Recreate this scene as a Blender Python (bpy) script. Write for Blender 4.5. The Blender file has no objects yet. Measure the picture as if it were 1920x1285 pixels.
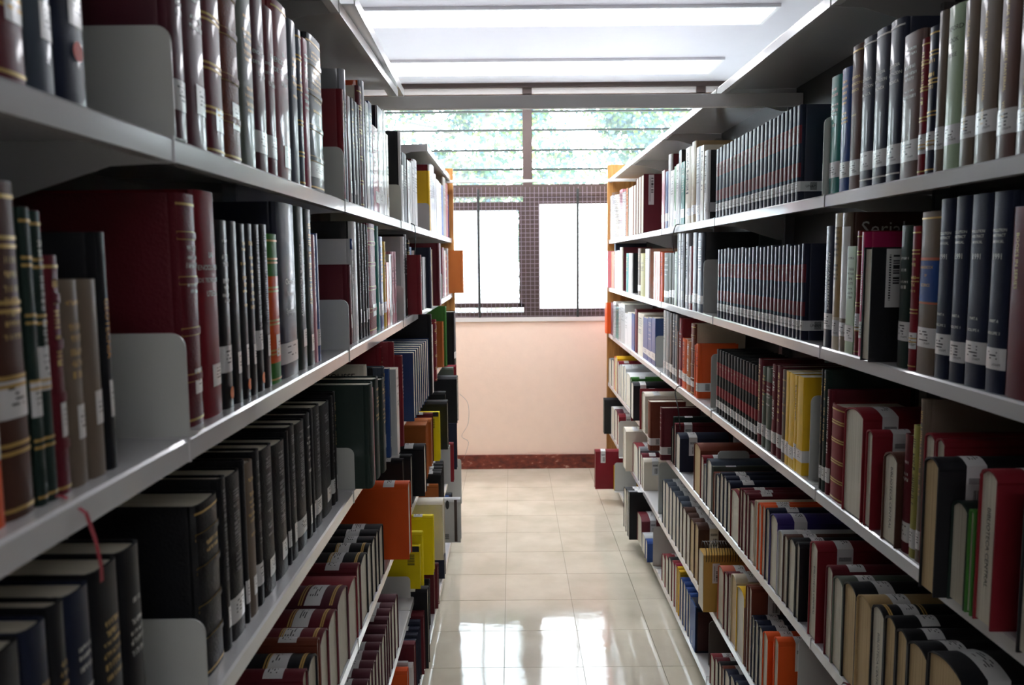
import bpy, bmesh, math, random
from mathutils import Vector, Matrix
random.seed(7)
sc = bpy.context.scene
COL = sc.collection

# ------------------------------------------------------------------ camera, sky, lamps, exposure
CZ = 1.562                                   # eye height above the floor
FPX, PITCH, YAW, ROLL = 1488.9, 0.1032, -0.0007, 0.009
cp, sp, cy, sy, cr, sr = math.cos(PITCH), math.sin(PITCH), math.cos(YAW), math.sin(YAW), math.cos(ROLL), math.sin(ROLL)
FW = Vector((sy*cp, cy*cp, -sp)); R0 = Vector((cy, -sy, 0)); D0 = FW.cross(R0)
RT = R0*cr + D0*sr; DN = -R0*sr + D0*cr
cam_d = bpy.data.cameras.new('camera'); cam = bpy.data.objects.new('camera', cam_d); COL.objects.link(cam)
cam_d.sensor_width = 23.6; cam_d.lens = FPX/1920*23.6; cam_d.clip_start = 0.02
m = Matrix((RT, -DN, -FW)).transposed().to_4x4(); m.translation = (0, 0, CZ); cam.matrix_world = m
cam_d.dof.use_dof = True; cam_d.dof.focus_distance = 2.3; cam_d.dof.aperture_fstop = 4.0
sc.camera = cam
sc.view_settings.view_transform = 'Standard'; sc.view_settings.look = 'None'
sc.view_settings.gamma = 1.0; sc.view_settings.use_curve_mapping = False
sc.view_settings.exposure = 0.35
SKY = 22.0; LAMP = 13.5
w = bpy.data.worlds.new('overcast_sky'); sc.world = w; w.use_nodes = True
nt = w.node_tree; bg = nt.nodes['Background']
tc = nt.nodes.new('ShaderNodeTexCoord'); sx = nt.nodes.new('ShaderNodeSeparateXYZ'); rp = nt.nodes.new('ShaderNodeValToRGB')
nt.links.new(tc.outputs['Generated'], sx.inputs[0]); nt.links.new(sx.outputs['Z'], rp.inputs[0]); nt.links.new(rp.outputs[0], bg.inputs['Color'])
rp.color_ramp.elements[0].color = (.93, .96, 1, 1); rp.color_ramp.elements[1].color = (.80, .89, 1, 1)
bg.inputs['Strength'].default_value = SKY

# ------------------------------------------------------------------ helpers
FRONT_L, FRONT_R = -.3635, .6774
ZT = {'T': .135, 'B': -.195, 'C': -.518, 'D': -.868, 'E': -1.2025, 'F': -1.475}   # shelf tops, relative to the eye
def ray(px, py): return RT*((px-960)/FPX) + DN*((py-642.5)/FPX) + FW
def solveY(px, X, Z):                        # depth along the shelf of a point seen at column px
    u = (px-960)/FPX; a = RT - u*FW
    return -(a.x*X + a.z*Z)/a.y
def solveZ(py, X, Y):
    v = (py-642.5)/FPX; a = DN - v*FW
    return -(a.x*X + a.y*Y)/a.z
def solveX(px, Y, Z):
    u = (px-960)/FPX; a = RT - u*FW
    return -(a.y*Y + a.z*Z)/a.x
def srgb(h):
    h = h.lstrip('#'); o = []
    for i in (0, 2, 4):
        c = int(h[i:i+2], 16)/255
        o.append(c/12.92 if c <= .04045 else ((c+.055)/1.055)**2.4)
    return tuple(o)+(1,)
def new_mat(name):
    m = bpy.data.materials.new(name); m.use_nodes = True
    return m, m.node_tree, m.node_tree.nodes['Principled BSDF']
MATS = {}
def pmat(name, col, rough=.5, metal=0, coat=0, bump=0, bscale=200, var=.06, spec=.5, kind='noise'):
    if name in MATS: return MATS[name]
    m, t, b = new_mat(name); c = srgb(col) if isinstance(col, str) else col
    b.inputs['Roughness'].default_value = rough; b.inputs['Metallic'].default_value = metal
    b.inputs['Coat Weight'].default_value = coat; b.inputs['Coat Roughness'].default_value = .06
    b.inputs['Specular IOR Level'].default_value = spec
    tc = t.nodes.new('ShaderNodeTexCoord')
    n = t.nodes.new('ShaderNodeTexNoise'); n.inputs['Scale'].default_value = 14; n.inputs['Detail'].default_value = 4
    t.links.new(tc.outputs['Object'], n.inputs['Vector'])
    mx = t.nodes.new('ShaderNodeMixRGB'); mx.inputs[1].default_value = tuple(x*(1-var) for x in c[:3])+(1,); mx.inputs[2].default_value = tuple(min(1, x*(1+var)+var*.01) for x in c[:3])+(1,)
    t.links.new(n.outputs['Fac'], mx.inputs[0]); t.links.new(mx.outputs[0], b.inputs['Base Color'])
    if bump:
        if kind == 'voronoi':
            q = t.nodes.new('ShaderNodeTexVoronoi'); q.inputs['Scale'].default_value = bscale; out = q.outputs['Distance']
        else:
            q = t.nodes.new('ShaderNodeTexNoise'); q.inputs['Scale'].default_value = bscale; q.inputs['Detail'].default_value = 3; out = q.outputs['Fac']
        t.links.new(tc.outputs['Object'], q.inputs['Vector'])
        bp = t.nodes.new('ShaderNodeBump'); bp.inputs['Strength'].default_value = bump; bp.inputs['Distance'].default_value = .002
        t.links.new(out, bp.inputs['Height']); t.links.new(bp.outputs[0], b.inputs['Normal'])
    MATS[name] = m; return m
def mesh_of(name, verts, faces, mats=(), midx=None, sharp=True, uvs=None):
    me = bpy.data.meshes.new(name); me.from_pydata(verts, [], faces)
    for mm in mats: me.materials.append(mm)
    if midx: me.polygons.foreach_set('material_index', midx)
    if uvs:
        l = me.uv_layers.new(name='UVMap')
        for i, lp in enumerate(me.loops): l.data[i].uv = uvs[lp.vertex_index]
    if sharp:
        me.polygons.foreach_set('use_smooth', [True]*len(me.polygons)); me.set_sharp_from_angle(angle=math.radians(32))
    me.update(); return me
class MB:
    def __init__(s): s.v = []; s.f = []; s.mi = []
    def box(s, a, b, mi=0, M=None):
        i = len(s.v); (x0, y0, z0), (x1, y1, z1) = a, b
        p = [(x0,y0,z0),(x1,y0,z0),(x1,y1,z0),(x0,y1,z0),(x0,y0,z1),(x1,y0,z1),(x1,y1,z1),(x0,y1,z1)]
        if M: p = [tuple(M @ Vector(q)) for q in p]
        s.v += p
        for q in ((0,3,2,1),(4,5,6,7),(0,1,5,4),(1,2,6,5),(2,3,7,6),(3,0,4,7)): s.f.append(tuple(i+k for k in q)); s.mi.append(mi)
        return s
    def prism(s, pts, ax, a, b, mi=0):       # polygon pts in the plane normal to axis ax, from a to b
        i = len(s.v); n = len(pts)
        def P(p, c): q = list(p); q.insert(ax, c); return tuple(q)
        s.v += [P(p, a) for p in pts] + [P(p, b) for p in pts]
        for k in range(n): s.f.append((i+k, i+(k+1) % n, i+n+(k+1) % n, i+n+k)); s.mi.append(mi)
        s.f.append(tuple(i+k for k in reversed(range(n)))); s.f.append(tuple(i+n+k for k in range(n))); s.mi += [mi, mi]
        return s
    def tube(s, pts, r, n=6, mi=0):
        pts = [Vector(p) for p in pts]; rings = []
        for k, p in enumerate(pts):
            d = (pts[min(k+1, len(pts)-1)] - pts[max(k-1, 0)]).normalized()
            u = d.cross(Vector((0, 0, 1)) if abs(d.z) < .9 else Vector((1, 0, 0))).normalized(); v = d.cross(u); i = len(s.v); rings.append(i)
            rr = r[k] if isinstance(r, (list, tuple)) else r
            s.v += [tuple(p + (u*math.cos(a)+v*math.sin(a))*rr) for a in [2*math.pi*j/n for j in range(n)]]
        for a, b in zip(rings, rings[1:]):
            for j in range(n): s.f.append((a+j, a+(j+1) % n, b+(j+1) % n, b+j)); s.mi.append(mi)
        s.f.append(tuple(rings[0]+j for j in reversed(range(n)))); s.f.append(tuple(rings[-1]+j for j in range(n))); s.mi += [mi, mi]
        return s
    def mesh(s, name, *mats):
        me = mesh_of(name, s.v, s.f, mats, s.mi)
        bm = bmesh.new(); bm.from_mesh(me); bmesh.ops.recalc_face_normals(bm, faces=bm.faces); bm.to_mesh(me); bm.free()
        return me
    def build(s, name, mats, parent=None, bevel=0):
        mats = mats if isinstance(mats, (list, tuple)) else [mats]
        o = obj(name, s.mesh(name, *mats), parent)
        if bevel:
            b = o.modifiers.new('bevel', 'BEVEL'); b.width = bevel; b.segments = 2; b.limit_method = 'ANGLE'
        return o
def obj(name, data, parent=None):
    o = bpy.data.objects.new(name, data); COL.objects.link(o)
    if parent: o.parent = parent
    return o
def tag(o, label=None, cat=None, group=None, kind=None):
    for k, v in (('label', label), ('category', cat), ('group', group), ('kind', kind)):
        if v: o[k] = v
    return o
def empty(name, M=None, loc=None):
    o = obj(name, None); o.empty_display_size = .05
    if M is not None: o.matrix_world = M
    if loc is not None: o.location = loc
    return o
FONT_CACHE = {}
def text_geo(txt):                           # (verts, faces) of flat lettering, unit cap height, centred
    if txt in FONT_CACHE: return FONT_CACHE[txt]
    c = bpy.data.curves.new('lettering', 'FONT'); c.body = txt; c.size = 1; c.align_x = 'CENTER'; c.align_y = 'CENTER'; c.resolution_u = 2
    o = bpy.data.objects.new('lettering', c); COL.objects.link(o)
    dg = bpy.context.evaluated_depsgraph_get(); me = bpy.data.meshes.new_from_object(o.evaluated_get(dg))
    g = ([tuple(v.co) for v in me.vertices], [tuple(p.vertices) for p in me.polygons])
    bpy.data.objects.remove(o); bpy.data.curves.remove(c); bpy.data.meshes.remove(me)
    FONT_CACHE[txt] = g; return g

# ------------------------------------------------------------------ materials
M_shelf = pmat('white_enamel_steel', '#d3d3d3', rough=.2, coat=.6, var=.04, bump=.03, bscale=60)
M_shelf2 = pmat('grey_enamel_steel', '#8f8f90', rough=.3, coat=.3, var=.05)
M_back = pmat('back_shade_grey', '#3b3c3b', rough=.45, var=.08)
M_end = pmat('bookend_enamel', '#c9cbc6', rough=.35, coat=.2, var=.04)
M_end_shade = pmat('shaded_bookend_enamel', '#55554f', rough=.4, var=.05)  # bookend enamel coloured dark to stand in for shade on the plate
M_wall = pmat('pink_plaster', '#f8e0ce', rough=.85, var=.04, bump=.35, bscale=45)
M_wallw = pmat('white_plaster', '#d9d7d4', rough=.9, var=.04, bump=.2, bscale=60)
M_ceil = pmat('white_ceiling_board', '#dfdfe8', rough=.9, var=.02)
def skirting_mat():
    m, t, b = new_mat('red_brown_chipped_skirting'); b.inputs['Roughness'].default_value = .6
    tc = t.nodes.new('ShaderNodeTexCoord'); mp = t.nodes.new('ShaderNodeMapping'); mp.inputs['Scale'].default_value = (9, 9, 16); t.links.new(tc.outputs['Object'], mp.inputs[0])
    n = t.nodes.new('ShaderNodeTexNoise'); n.inputs['Scale'].default_value = 2.2; n.inputs['Detail'].default_value = 8; t.links.new(mp.outputs[0], n.inputs['Vector'])
    r = t.nodes.new('ShaderNodeValToRGB'); e = r.color_ramp.elements; e[0].position = .3; e[0].color = srgb('#4a1d14'); e[1].position = .62; e[1].color = srgb('#7d3626')
    q = e.new(.77); q.color = srgb('#d8b7a2')
    t.links.new(n.outputs['Fac'], r.inputs[0]); t.links.new(r.outputs[0], b.inputs['Base Color']); return m
M_base = skirting_mat()
M_frame = pmat('brown_window_steel', '#4b3d39', rough=.55, var=.12)
M_frame2 = pmat('dark_louvre_clip_steel', '#2e3533', rough=.5, var=.1)
M_wire = pmat('galvanised_wire', '#8b8089', rough=.5, metal=.3)
M_gold = pmat('gilt_foil', '#c9a55e', rough=.4, metal=.3, var=.2)
M_dimgold = pmat('worn_gilt_print', '#7d5a46', rough=.5, var=.2)
M_dimink = pmat('worn_silver_print', '#77767a', rough=.5, var=.2)
M_silver = pmat('silver_foil', '#cfcdc8', rough=.45, metal=.1, var=.1)
M_dark = pmat('black_print', '#1c1a1c', rough=.6)
M_white_ink = pmat('white_print', '#dcdad2', rough=.6)
M_orange_ink = pmat('orange_print', '#e09a2c', rough=.6)
M_cable = pmat('black_rubber_cable', '#101012', rough=.5)
M_ribbon = pmat('red_ribbon', '#9c2030', rough=.6)
M_sticker_o = pmat('orange_sticker', '#f0781c', rough=.5)
M_sticker_r = pmat('red_sticker', '#e2402a', rough=.5)
def wood_mat():
    m, t, b = new_mat('orange_varnished_wood'); b.inputs['Roughness'].default_value = .4
    tc = t.nodes.new('ShaderNodeTexCoord'); mp = t.nodes.new('ShaderNodeMapping'); mp.inputs['Scale'].default_value = (14, 14, 1.2)
    n = t.nodes.new('ShaderNodeTexNoise'); n.inputs['Scale'].default_value = 4; n.inputs['Detail'].default_value = 6
    r = t.nodes.new('ShaderNodeValToRGB'); r.color_ramp.elements[0].color = srgb('#a06a30'); r.color_ramp.elements[1].color = srgb('#d29a58')
    r.color_ramp.elements[0].position = .3; r.color_ramp.elements[1].position = .7
    t.links.new(tc.outputs['Object'], mp.inputs[0]); t.links.new(mp.outputs[0], n.inputs['Vector']); t.links.new(n.outputs['Fac'], r.inputs[0]); t.links.new(r.outputs[0], b.inputs['Base Color'])
    return m
M_wood = wood_mat()
def page_mat(name, c0, c1):
    m, t, b = new_mat(name); b.inputs['Roughness'].default_value = .8
    tc = t.nodes.new('ShaderNodeTexCoord'); mp = t.nodes.new('ShaderNodeMapping'); mp.inputs['Scale'].default_value = (4, 900, 4)
    n = t.nodes.new('ShaderNodeTexNoise'); n.inputs['Scale'].default_value = 1; n.inputs['Detail'].default_value = 2
    r = t.nodes.new('ShaderNodeValToRGB'); r.color_ramp.elements[0].color = srgb(c0); r.color_ramp.elements[1].color = srgb(c1)
    r.color_ramp.elements[0].position = .3; r.color_ramp.elements[1].position = .62
    t.links.new(tc.outputs['Object'], mp.inputs[0]); t.links.new(mp.outputs[0], n.inputs['Vector']); t.links.new(n.outputs['Fac'], r.inputs[0]); t.links.new(r.outputs[0], b.inputs['Base Color'])
    return m
M_pages = page_mat('cream_page_block', '#b9b19c', '#e2dccb'); M_pages_tan = page_mat('tan_page_block', '#a58a60', '#cdb386')
def label_mat():
    m, t, b = new_mat('printed_paper_label'); b.inputs['Roughness'].default_value = .35; b.inputs['Coat Weight'].default_value = .4; b.inputs['Coat Roughness'].default_value = .12
    uv = t.nodes.new('ShaderNodeUVMap'); s = t.nodes.new('ShaderNodeSeparateXYZ'); t.links.new(uv.outputs[0], s.inputs[0])
    def M(op, a, b2=None):
        n = t.nodes.new('ShaderNodeMath'); n.operation = op
        for k, q in enumerate((a, b2)):
            if q is None: continue
            if isinstance(q, (int, float)): n.inputs[k].default_value = q
            else: t.links.new(q, n.inputs[k])
        return n.outputs[0]
    U, V = s.outputs[0], s.outputs[1]
    def between(x, a, b2): return M('MULTIPLY', M('GREATER_THAN', x, a), M('LESS_THAN', x, b2))
    rows = M('MULTIPLY', V, 7.0); line = between(M('FRACT', rows), .3, .75)
    cmb = t.nodes.new('ShaderNodeCombineXYZ'); t.links.new(M('MULTIPLY', U, 9.0), cmb.inputs[0]); t.links.new(M('FLOOR', rows), cmb.inputs[1])
    oi = t.nodes.new('ShaderNodeObjectInfo'); t.links.new(M('MULTIPLY', oi.outputs['Random'], 50.0), cmb.inputs[2])
    n = t.nodes.new('ShaderNodeTexWhiteNoise'); n.noise_dimensions = '3D'
    sn = t.nodes.new('ShaderNodeVectorMath'); sn.operation = 'FLOOR'; t.links.new(cmb.outputs[0], sn.inputs[0]); t.links.new(sn.outputs[0], n.inputs[0])
    ink = M('MULTIPLY', M('MULTIPLY', line, M('GREATER_THAN', n.outputs[0], .45)), M('MULTIPLY', between(U, .28, .74), between(V, .3, .85)))
    bar = M('MULTIPLY', M('GREATER_THAN', M('FRACT', M('ADD', M('MULTIPLY', V, 17.0), M('MULTIPLY', M('SINE', M('MULTIPLY', V, 41.0)), .3))), .45), M('MULTIPLY', between(U, 1.52, 1.9), between(V, .4, .9)))
    txt = M('MULTIPLY', M('GREATER_THAN', M('FRACT', M('MULTIPLY', V, 23.0)), .4), M('MULTIPLY', between(U, 1.28, 1.4), between(V, .12, .9)))
    tot = M('MINIMUM', M('ADD', M('ADD', ink, bar), txt), 1)
    mx = t.nodes.new('ShaderNodeMixRGB'); mx.inputs[1].default_value = srgb('#dcdcdb'); mx.inputs[2].default_value = srgb('#26262b')
    t.links.new(tot, mx.inputs[0]); t.links.new(mx.outputs[0], b.inputs['Base Color'])
    return m
M_label = label_mat()
def emit_mat(name, c, s):
    m, t, b = new_mat(name); b.inputs['Base Color'].default_value = (.8, .8, .8, 1); b.inputs['Emission Color'].default_value = c; b.inputs['Emission Strength'].default_value = s
    return m
M_lamp = emit_mat('fluorescent_diffuser', (.96, .95, 1, 1), LAMP)
def glass_mat(name, frost, tint, veil=.25):
    m, t, b = new_mat(name); t.nodes.remove(b); out = t.nodes['Material Output']
    tr = t.nodes.new('ShaderNodeBsdfTransparent'); tl = t.nodes.new('ShaderNodeBsdfTranslucent'); tl.inputs[0].default_value = tint
    gl = t.nodes.new('ShaderNodeBsdfGlossy'); gl.inputs['Roughness'].default_value = .05
    tr.inputs[0].default_value = (.92, .96, .97, 1)
    mx = t.nodes.new('ShaderNodeMixShader'); mx.inputs[0].default_value = 1 if frost else veil
    t.links.new(tr.outputs[0], mx.inputs[1]); t.links.new(tl.outputs[0], mx.inputs[2])
    m2 = t.nodes.new('ShaderNodeMixShader'); m2.inputs[0].default_value = .05
    t.links.new(mx.outputs[0], m2.inputs[1]); t.links.new(gl.outputs[0], m2.inputs[2]); t.links.new(m2.outputs[0], out.inputs[0])
    return m
M_frost = glass_mat('frosted_glass', True, (.95, .96, .97, 1)); M_glass = glass_mat('hazed_clear_glass', False, (.75, .87, 1, 1), .024)  # clear glass carries a bluish veil, mixed in for the hazy view
def tile_mat():
    m, t, b = new_mat('polished_beige_tile'); b.inputs['Roughness'].default_value = .1; b.inputs['IOR'].default_value = 2.15
    tc = t.nodes.new('ShaderNodeTexCoord'); ge = t.nodes.new('ShaderNodeNewGeometry'); oi = t.nodes.new('ShaderNodeObjectInfo')
    n = t.nodes.new('ShaderNodeTexNoise'); n.inputs['Scale'].default_value = 5; n.inputs['Detail'].default_value = 6; t.links.new(ge.outputs['Position'], n.inputs['Vector'])
    r = t.nodes.new('ShaderNodeValToRGB'); r.color_ramp.elements[0].color = srgb('#c9c0ab'); r.color_ramp.elements[1].color = srgb('#ded5c1'); r.color_ramp.elements[0].position = .3; r.color_ramp.elements[1].position = .7
    t.links.new(n.outputs['Fac'], r.inputs[0])
    hv = t.nodes.new('ShaderNodeHueSaturation'); ma = t.nodes.new('ShaderNodeMath'); ma.operation = 'MULTIPLY_ADD'; ma.inputs[1].default_value = .06; ma.inputs[2].default_value = .97
    t.links.new(oi.outputs['Random'], ma.inputs[0]); t.links.new(ma.outputs[0], hv.inputs['Value']); t.links.new(r.outputs[0], hv.inputs['Color']); t.links.new(hv.outputs[0], b.inputs['Base Color'])
    n2 = t.nodes.new('ShaderNodeTexNoise'); n2.inputs['Scale'].default_value = 3.5; n2.inputs['Detail'].default_value = 5; t.links.new(ge.outputs['Position'], n2.inputs['Vector'])
    mr = t.nodes.new('ShaderNodeMapRange'); mr.inputs['From Min'].default_value = .3; mr.inputs['From Max'].default_value = .75; mr.inputs['To Min'].default_value = .03; mr.inputs['To Max'].default_value = .12
    t.links.new(n2.outputs['Fac'], mr.inputs['Value']); t.links.new(mr.outputs[0], b.inputs['Roughness'])
    bp = t.nodes.new('ShaderNodeBump'); bp.inputs['Strength'].default_value = .08; bp.inputs['Distance'].default_value = .01
    n3 = t.nodes.new('ShaderNodeTexNoise'); n3.inputs['Scale'].default_value = 9; t.links.new(ge.outputs['Position'], n3.inputs['Vector']); t.links.new(n3.outputs['Fac'], bp.inputs['Height']); t.links.new(bp.outputs[0], b.inputs['Normal'])
    return m
M_tile = tile_mat(); M_grout = pmat('dark_tile_joint', '#8d8672', rough=.8)

# ------------------------------------------------------------------ the room
XW0, XW1, YW0, YW1, CEIL = -3.2, 3.4, -3.0, 5.865, 1.262+CZ
floor = tag(MB().box((XW0, YW0, -.08), (XW1, YW1, -.004)).build('floor', M_grout), 'glossy beige square tile floor running down the aisle to the far wall', kind='structure')
TL = .3048; TX0, TY0 = -.0434, 5.354
tile_me = MB().box((.0011, .0011, -.0035), (TL-.0011, TL-.0011, 0)).mesh('tile', M_tile)
field = MB()
for i in range(-11, 12):
    for j in range(-2, 28):
        x, y = TX0+TL*i, TY0-TL*j
        if x < XW0 or x+TL > XW1 or y < YW0 or y+TL > YW1+.3: continue
        if -3 <= i <= 3 and y > 1.2:
            if y+TL > YW1:
                o = MB().box((.0011, .0011, -.0035), (TL-.0011, YW1-y, 0)).build('tile', M_tile, floor)
            else: o = obj('tile', tile_me, floor)
            o.location = (x, y, 0)
        elif y+TL <= YW1: field.box((x+.0011, y+.0011, -.0035), (x+TL-.0011, y+TL-.0011, 0))
tag(field.build('tile_field', M_tile, floor), kind='stuff')
tag(MB().box((XW0, YW0, CEIL), (XW1, YW1+.2, CEIL+.1)).build('ceiling', M_ceil), 'flat white ceiling with two long flush strip lights', kind='structure')
wl = tag(MB().box((XW0-.1, YW0, 0), (XW0, YW1+.2, CEIL)).build('wall_left', M_wallw), kind='structure')
wr = tag(MB().box((XW1, YW0, 0), (XW1+.1, YW1+.2, CEIL)).build('wall_right', M_wallw), kind='structure')
wb = tag(MB().box((XW0-.1, YW0-.1, 0), (XW1+.1, YW0, CEIL)).build('wall_rear', M_wallw), kind='structure')
SILL, TRANS, WTOP = CZ-.42, CZ+.535, CZ+1.19
wf = MB().box((XW0, YW1, 0), (XW1, YW1+.18, SILL)).box((XW0, YW1+.01, WTOP), (XW1, YW1+.18, CEIL))
MULL = [-2.38, -1.13, .12, 1.37, 2.62]
wf.box((XW0, YW1, SILL), (MULL[0]-.04, YW1+.18, WTOP)).box((MULL[-1]+.04, YW1, SILL), (XW1, YW1+.18, WTOP))
tag(wf.build('wall_far', M_wall), 'pale pink plastered wall below the windows at the aisle end', kind='structure')
tag(MB().box((XW0, YW1-.018, 0), (XW1, YW1, .105)).build('baseboard_far', M_base), 'chipped red-brown skirting along the foot of the pink wall', kind='structure')
tag(MB().box((XW0, YW1-.03, CEIL-.03), (XW1, YW1, CEIL)).build('trim_1', M_frame), 'dark brown strip where the far wall meets the ceiling', kind='structure')
tag(MB().box((XW0, YW1, WTOP), (XW1, YW1+.01, CEIL-.03)).build('trim_3', M_wallw), 'grey-white painted panel above the louvre windows', kind='structure')
tag(MB().box((XW0, YW1-.012, SILL-.03), (XW1, YW1+.06, SILL)).build('trim_2', M_wallw), 'white painted sill under the windows', kind='structure')
# windows: louvres above, framed frosted lights and a wire guard below
for k in range(4):
    a, b = MULL[k], MULL[k+1]
    W = tag(empty('window_%d' % (k+1), loc=((a+b)/2, YW1+.04, SILL)), ('steel window with louvre panes above a lowered frosted sash, left of the mullion', 'steel window with louvre panes above a full frosted light, right of the mullion')[k % 2] if k in (1, 2) else 'brown steel louvre window half hidden behind a bookcase', kind='structure')
    def P(name, mb, mat): o = mb.build(name, mat, W); o.matrix_parent_inverse = Matrix.Translation((-(a+b)/2, -(YW1+.04), -SILL)); return o
    Y0 = YW1+.02
    P('window_post', MB().box((a-.0 if k else a-.04, Y0, SILL), (a+.035, Y0+.07, WTOP)), M_frame)
    P('window_post', MB().box((b-.034, Y0+.001, SILL), (b+.034 if k == 3 else b-.0, Y0+.069, WTOP)), M_frame)
    P('transom', MB().box((a+.035, Y0, TRANS-.07), (b-.035, Y0+.07, TRANS+.015)), M_frame)
    if k < 4: P('post_cap', MB().box((b-.034, YW1-.006, WTOP), (b+.034, YW1+.02, CEIL-.03)), M_frame)
    P('head_rail', MB().box((a+.035, Y0, WTOP-.03), (b-.035, Y0+.07, WTOP)), M_frame)
    P('bottom_rail', MB().box((a+.035, Y0, SILL), (b-.035, Y0+.07, SILL+.035)), M_frame)
    zs = [TRANS+.015, CZ+.662, CZ+.80, CZ+.944, CZ+1.077, WTOP-.03]
    for z0, z1 in zip(zs, zs[1:]):
        P('louvre_pane', MB().prism([(Y0+.052, z0), (Y0+.056, z0), (Y0+.034, z1+.008), (Y0+.03, z1+.008)], 0, a+.04, b-.04), M_glass)
    for z0 in zs[1:-1]:
        P('louvre_clip', MB().box((a+.035, Y0+.024, z0-.006), (b-.035, Y0+.06, z0+.005)), M_frame2)
    if k % 2:                                 # lowered sash with gaps above and below
        z0, z1, xr = SILL+.07, TRANS-.168, b-.02
        P('sash_rail', MB().box((a+.035, Y0+.01, z1), (xr, Y0+.045, z1+.06)), M_frame)
        P('sash_rail', MB().box((a+.035, Y0+.01, z0), (xr, Y0+.045, z0+.035)), M_frame)
        P('sash_stile', MB().box((xr-.047, Y0+.01, z0), (xr, Y0+.045, z1)), M_frame)
        P('sash_stile', MB().box((a+.035, Y0+.01, z0), (a+.08, Y0+.045, z1)), M_frame)
        P('frosted_pane', MB().box((a+.08, Y0+.025, z0+.035), (xr-.055, Y0+.03, z1)), M_frost)
        P('clear_pane', MB().box((a+.035, Y0+.05, SILL+.035), (b-.035, Y0+.055, TRANS-.07)), M_glass)
        bx = a+.89
    else:
        P('sash_stile', MB().box((a+.035, Y0+.01, SILL+.035), (a+.085, Y0+.045, TRANS-.07)), M_frame)
        P('sash_rail', MB().box((a+.085, Y0+.01, TRANS-.125), (b-.035, Y0+.045, TRANS-.07)), M_frame)
        P('sash_rail', MB().box((a+.085, Y0+.01, SILL+.035), (b-.035, Y0+.045, SILL+.06)), M_frame)
        P('frosted_pane', MB().box((a+.085, Y0+.025, SILL+.06), (b-.035, Y0+.03, TRANS-.125)), M_frost)
        bx = a+.363
    P('guard_bar', MB().box((bx-.008, YW1-.014, SILL+.0), (bx+.008, YW1-.006, TRANS-.02)), M_frame2)
    g = MB(); n = int((b-a)/.032)
    for q in range(n):
        x = a+(q+.5)*.032; g.box((x-.0018, YW1-.0052, SILL), (x+.0018, YW1-.002, TRANS-.005))
    for q in range(int((TRANS-SILL)/.032)):
        z = SILL+.01+q*.032; g.box((a, YW1-.002, z-.0018), (b, YW1+.0002, z+.0018))
    tag(P('wire_guard', g, M_wire), kind='stuff')
# flush ceiling lights; the last is unseen, added to brighten the near bookends
for q, (y0, y1) in enumerate(((5.18, 5.53), (4.13, 4.40), (-1.70, -1.50))):
    L = tag(empty('ceiling_light', loc=(.22, (y0+y1)/2, CEIL)), ('long white flush strip light nearer the window wall', 'long white flush strip light nearer the camera', 'unseen strip light added on the ceiling behind the camera')[q], 'ceiling light', 'flush strip lights across the aisle')
    f = MB(); x0, x1 = -.98, 1.335; c = (.22, (y0+y1)/2, CEIL)
    f.box((x0, y0-.02, -.016), (x1, y0, 0)).box((x0, y1, -.016), (x1, y1+.02, 0)).box((x0-.02, y0-.02, -.016), (x0, y1+.02, 0)).box((x1, y0-.02, -.016), (x1+.02, y1+.02, 0))
    o = f.build('light_frame', pmat('white_light_frame', '#e6e5ea', rough=.5), L); o.matrix_parent_inverse = Matrix.Translation((-c[0], -c[1], 0))
    o = MB().box((x0, y0, -.014), (x1, y1, -.002)).build('diffuser', M_lamp, L); o.matrix_parent_inverse = Matrix.Translation((-c[0], -c[1], 0))

# ------------------------------------------------------------------ outside: lawn and trees
tag(MB().box((-14, YW1+.4, -.4), (14, 40, -.3)).build('ground', pmat('paved_yard', '#8b8880', rough=.95, var=.3)), 'paved ground outside the windows', kind='structure')
M_leaf = []
for nm, c in (('sunlit_leaf', '#5f7238'), ('green_leaf', '#38503a'), ('blue_green_leaf', '#435a68')):
    m, t, b = new_mat(nm); b.inputs['Base Color'].default_value = srgb(c); b.inputs['Roughness'].default_value = .5
    tl = t.nodes.new('ShaderNodeBsdfTranslucent'); tl.inputs[0].default_value = srgb(c); mx = t.nodes.new('ShaderNodeMixShader'); mx.inputs[0].default_value = .45
    t.links.new(b.outputs[0], mx.inputs[1]); t.links.new(tl.outputs[0], mx.inputs[2]); t.links.new(mx.outputs[0], t.nodes['Material Output'].inputs[0]); M_leaf.append(m)
M_bark = pmat('grey_bark', '#6b6258', rough=.9, var=.2, bump=.5, bscale=20)
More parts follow.
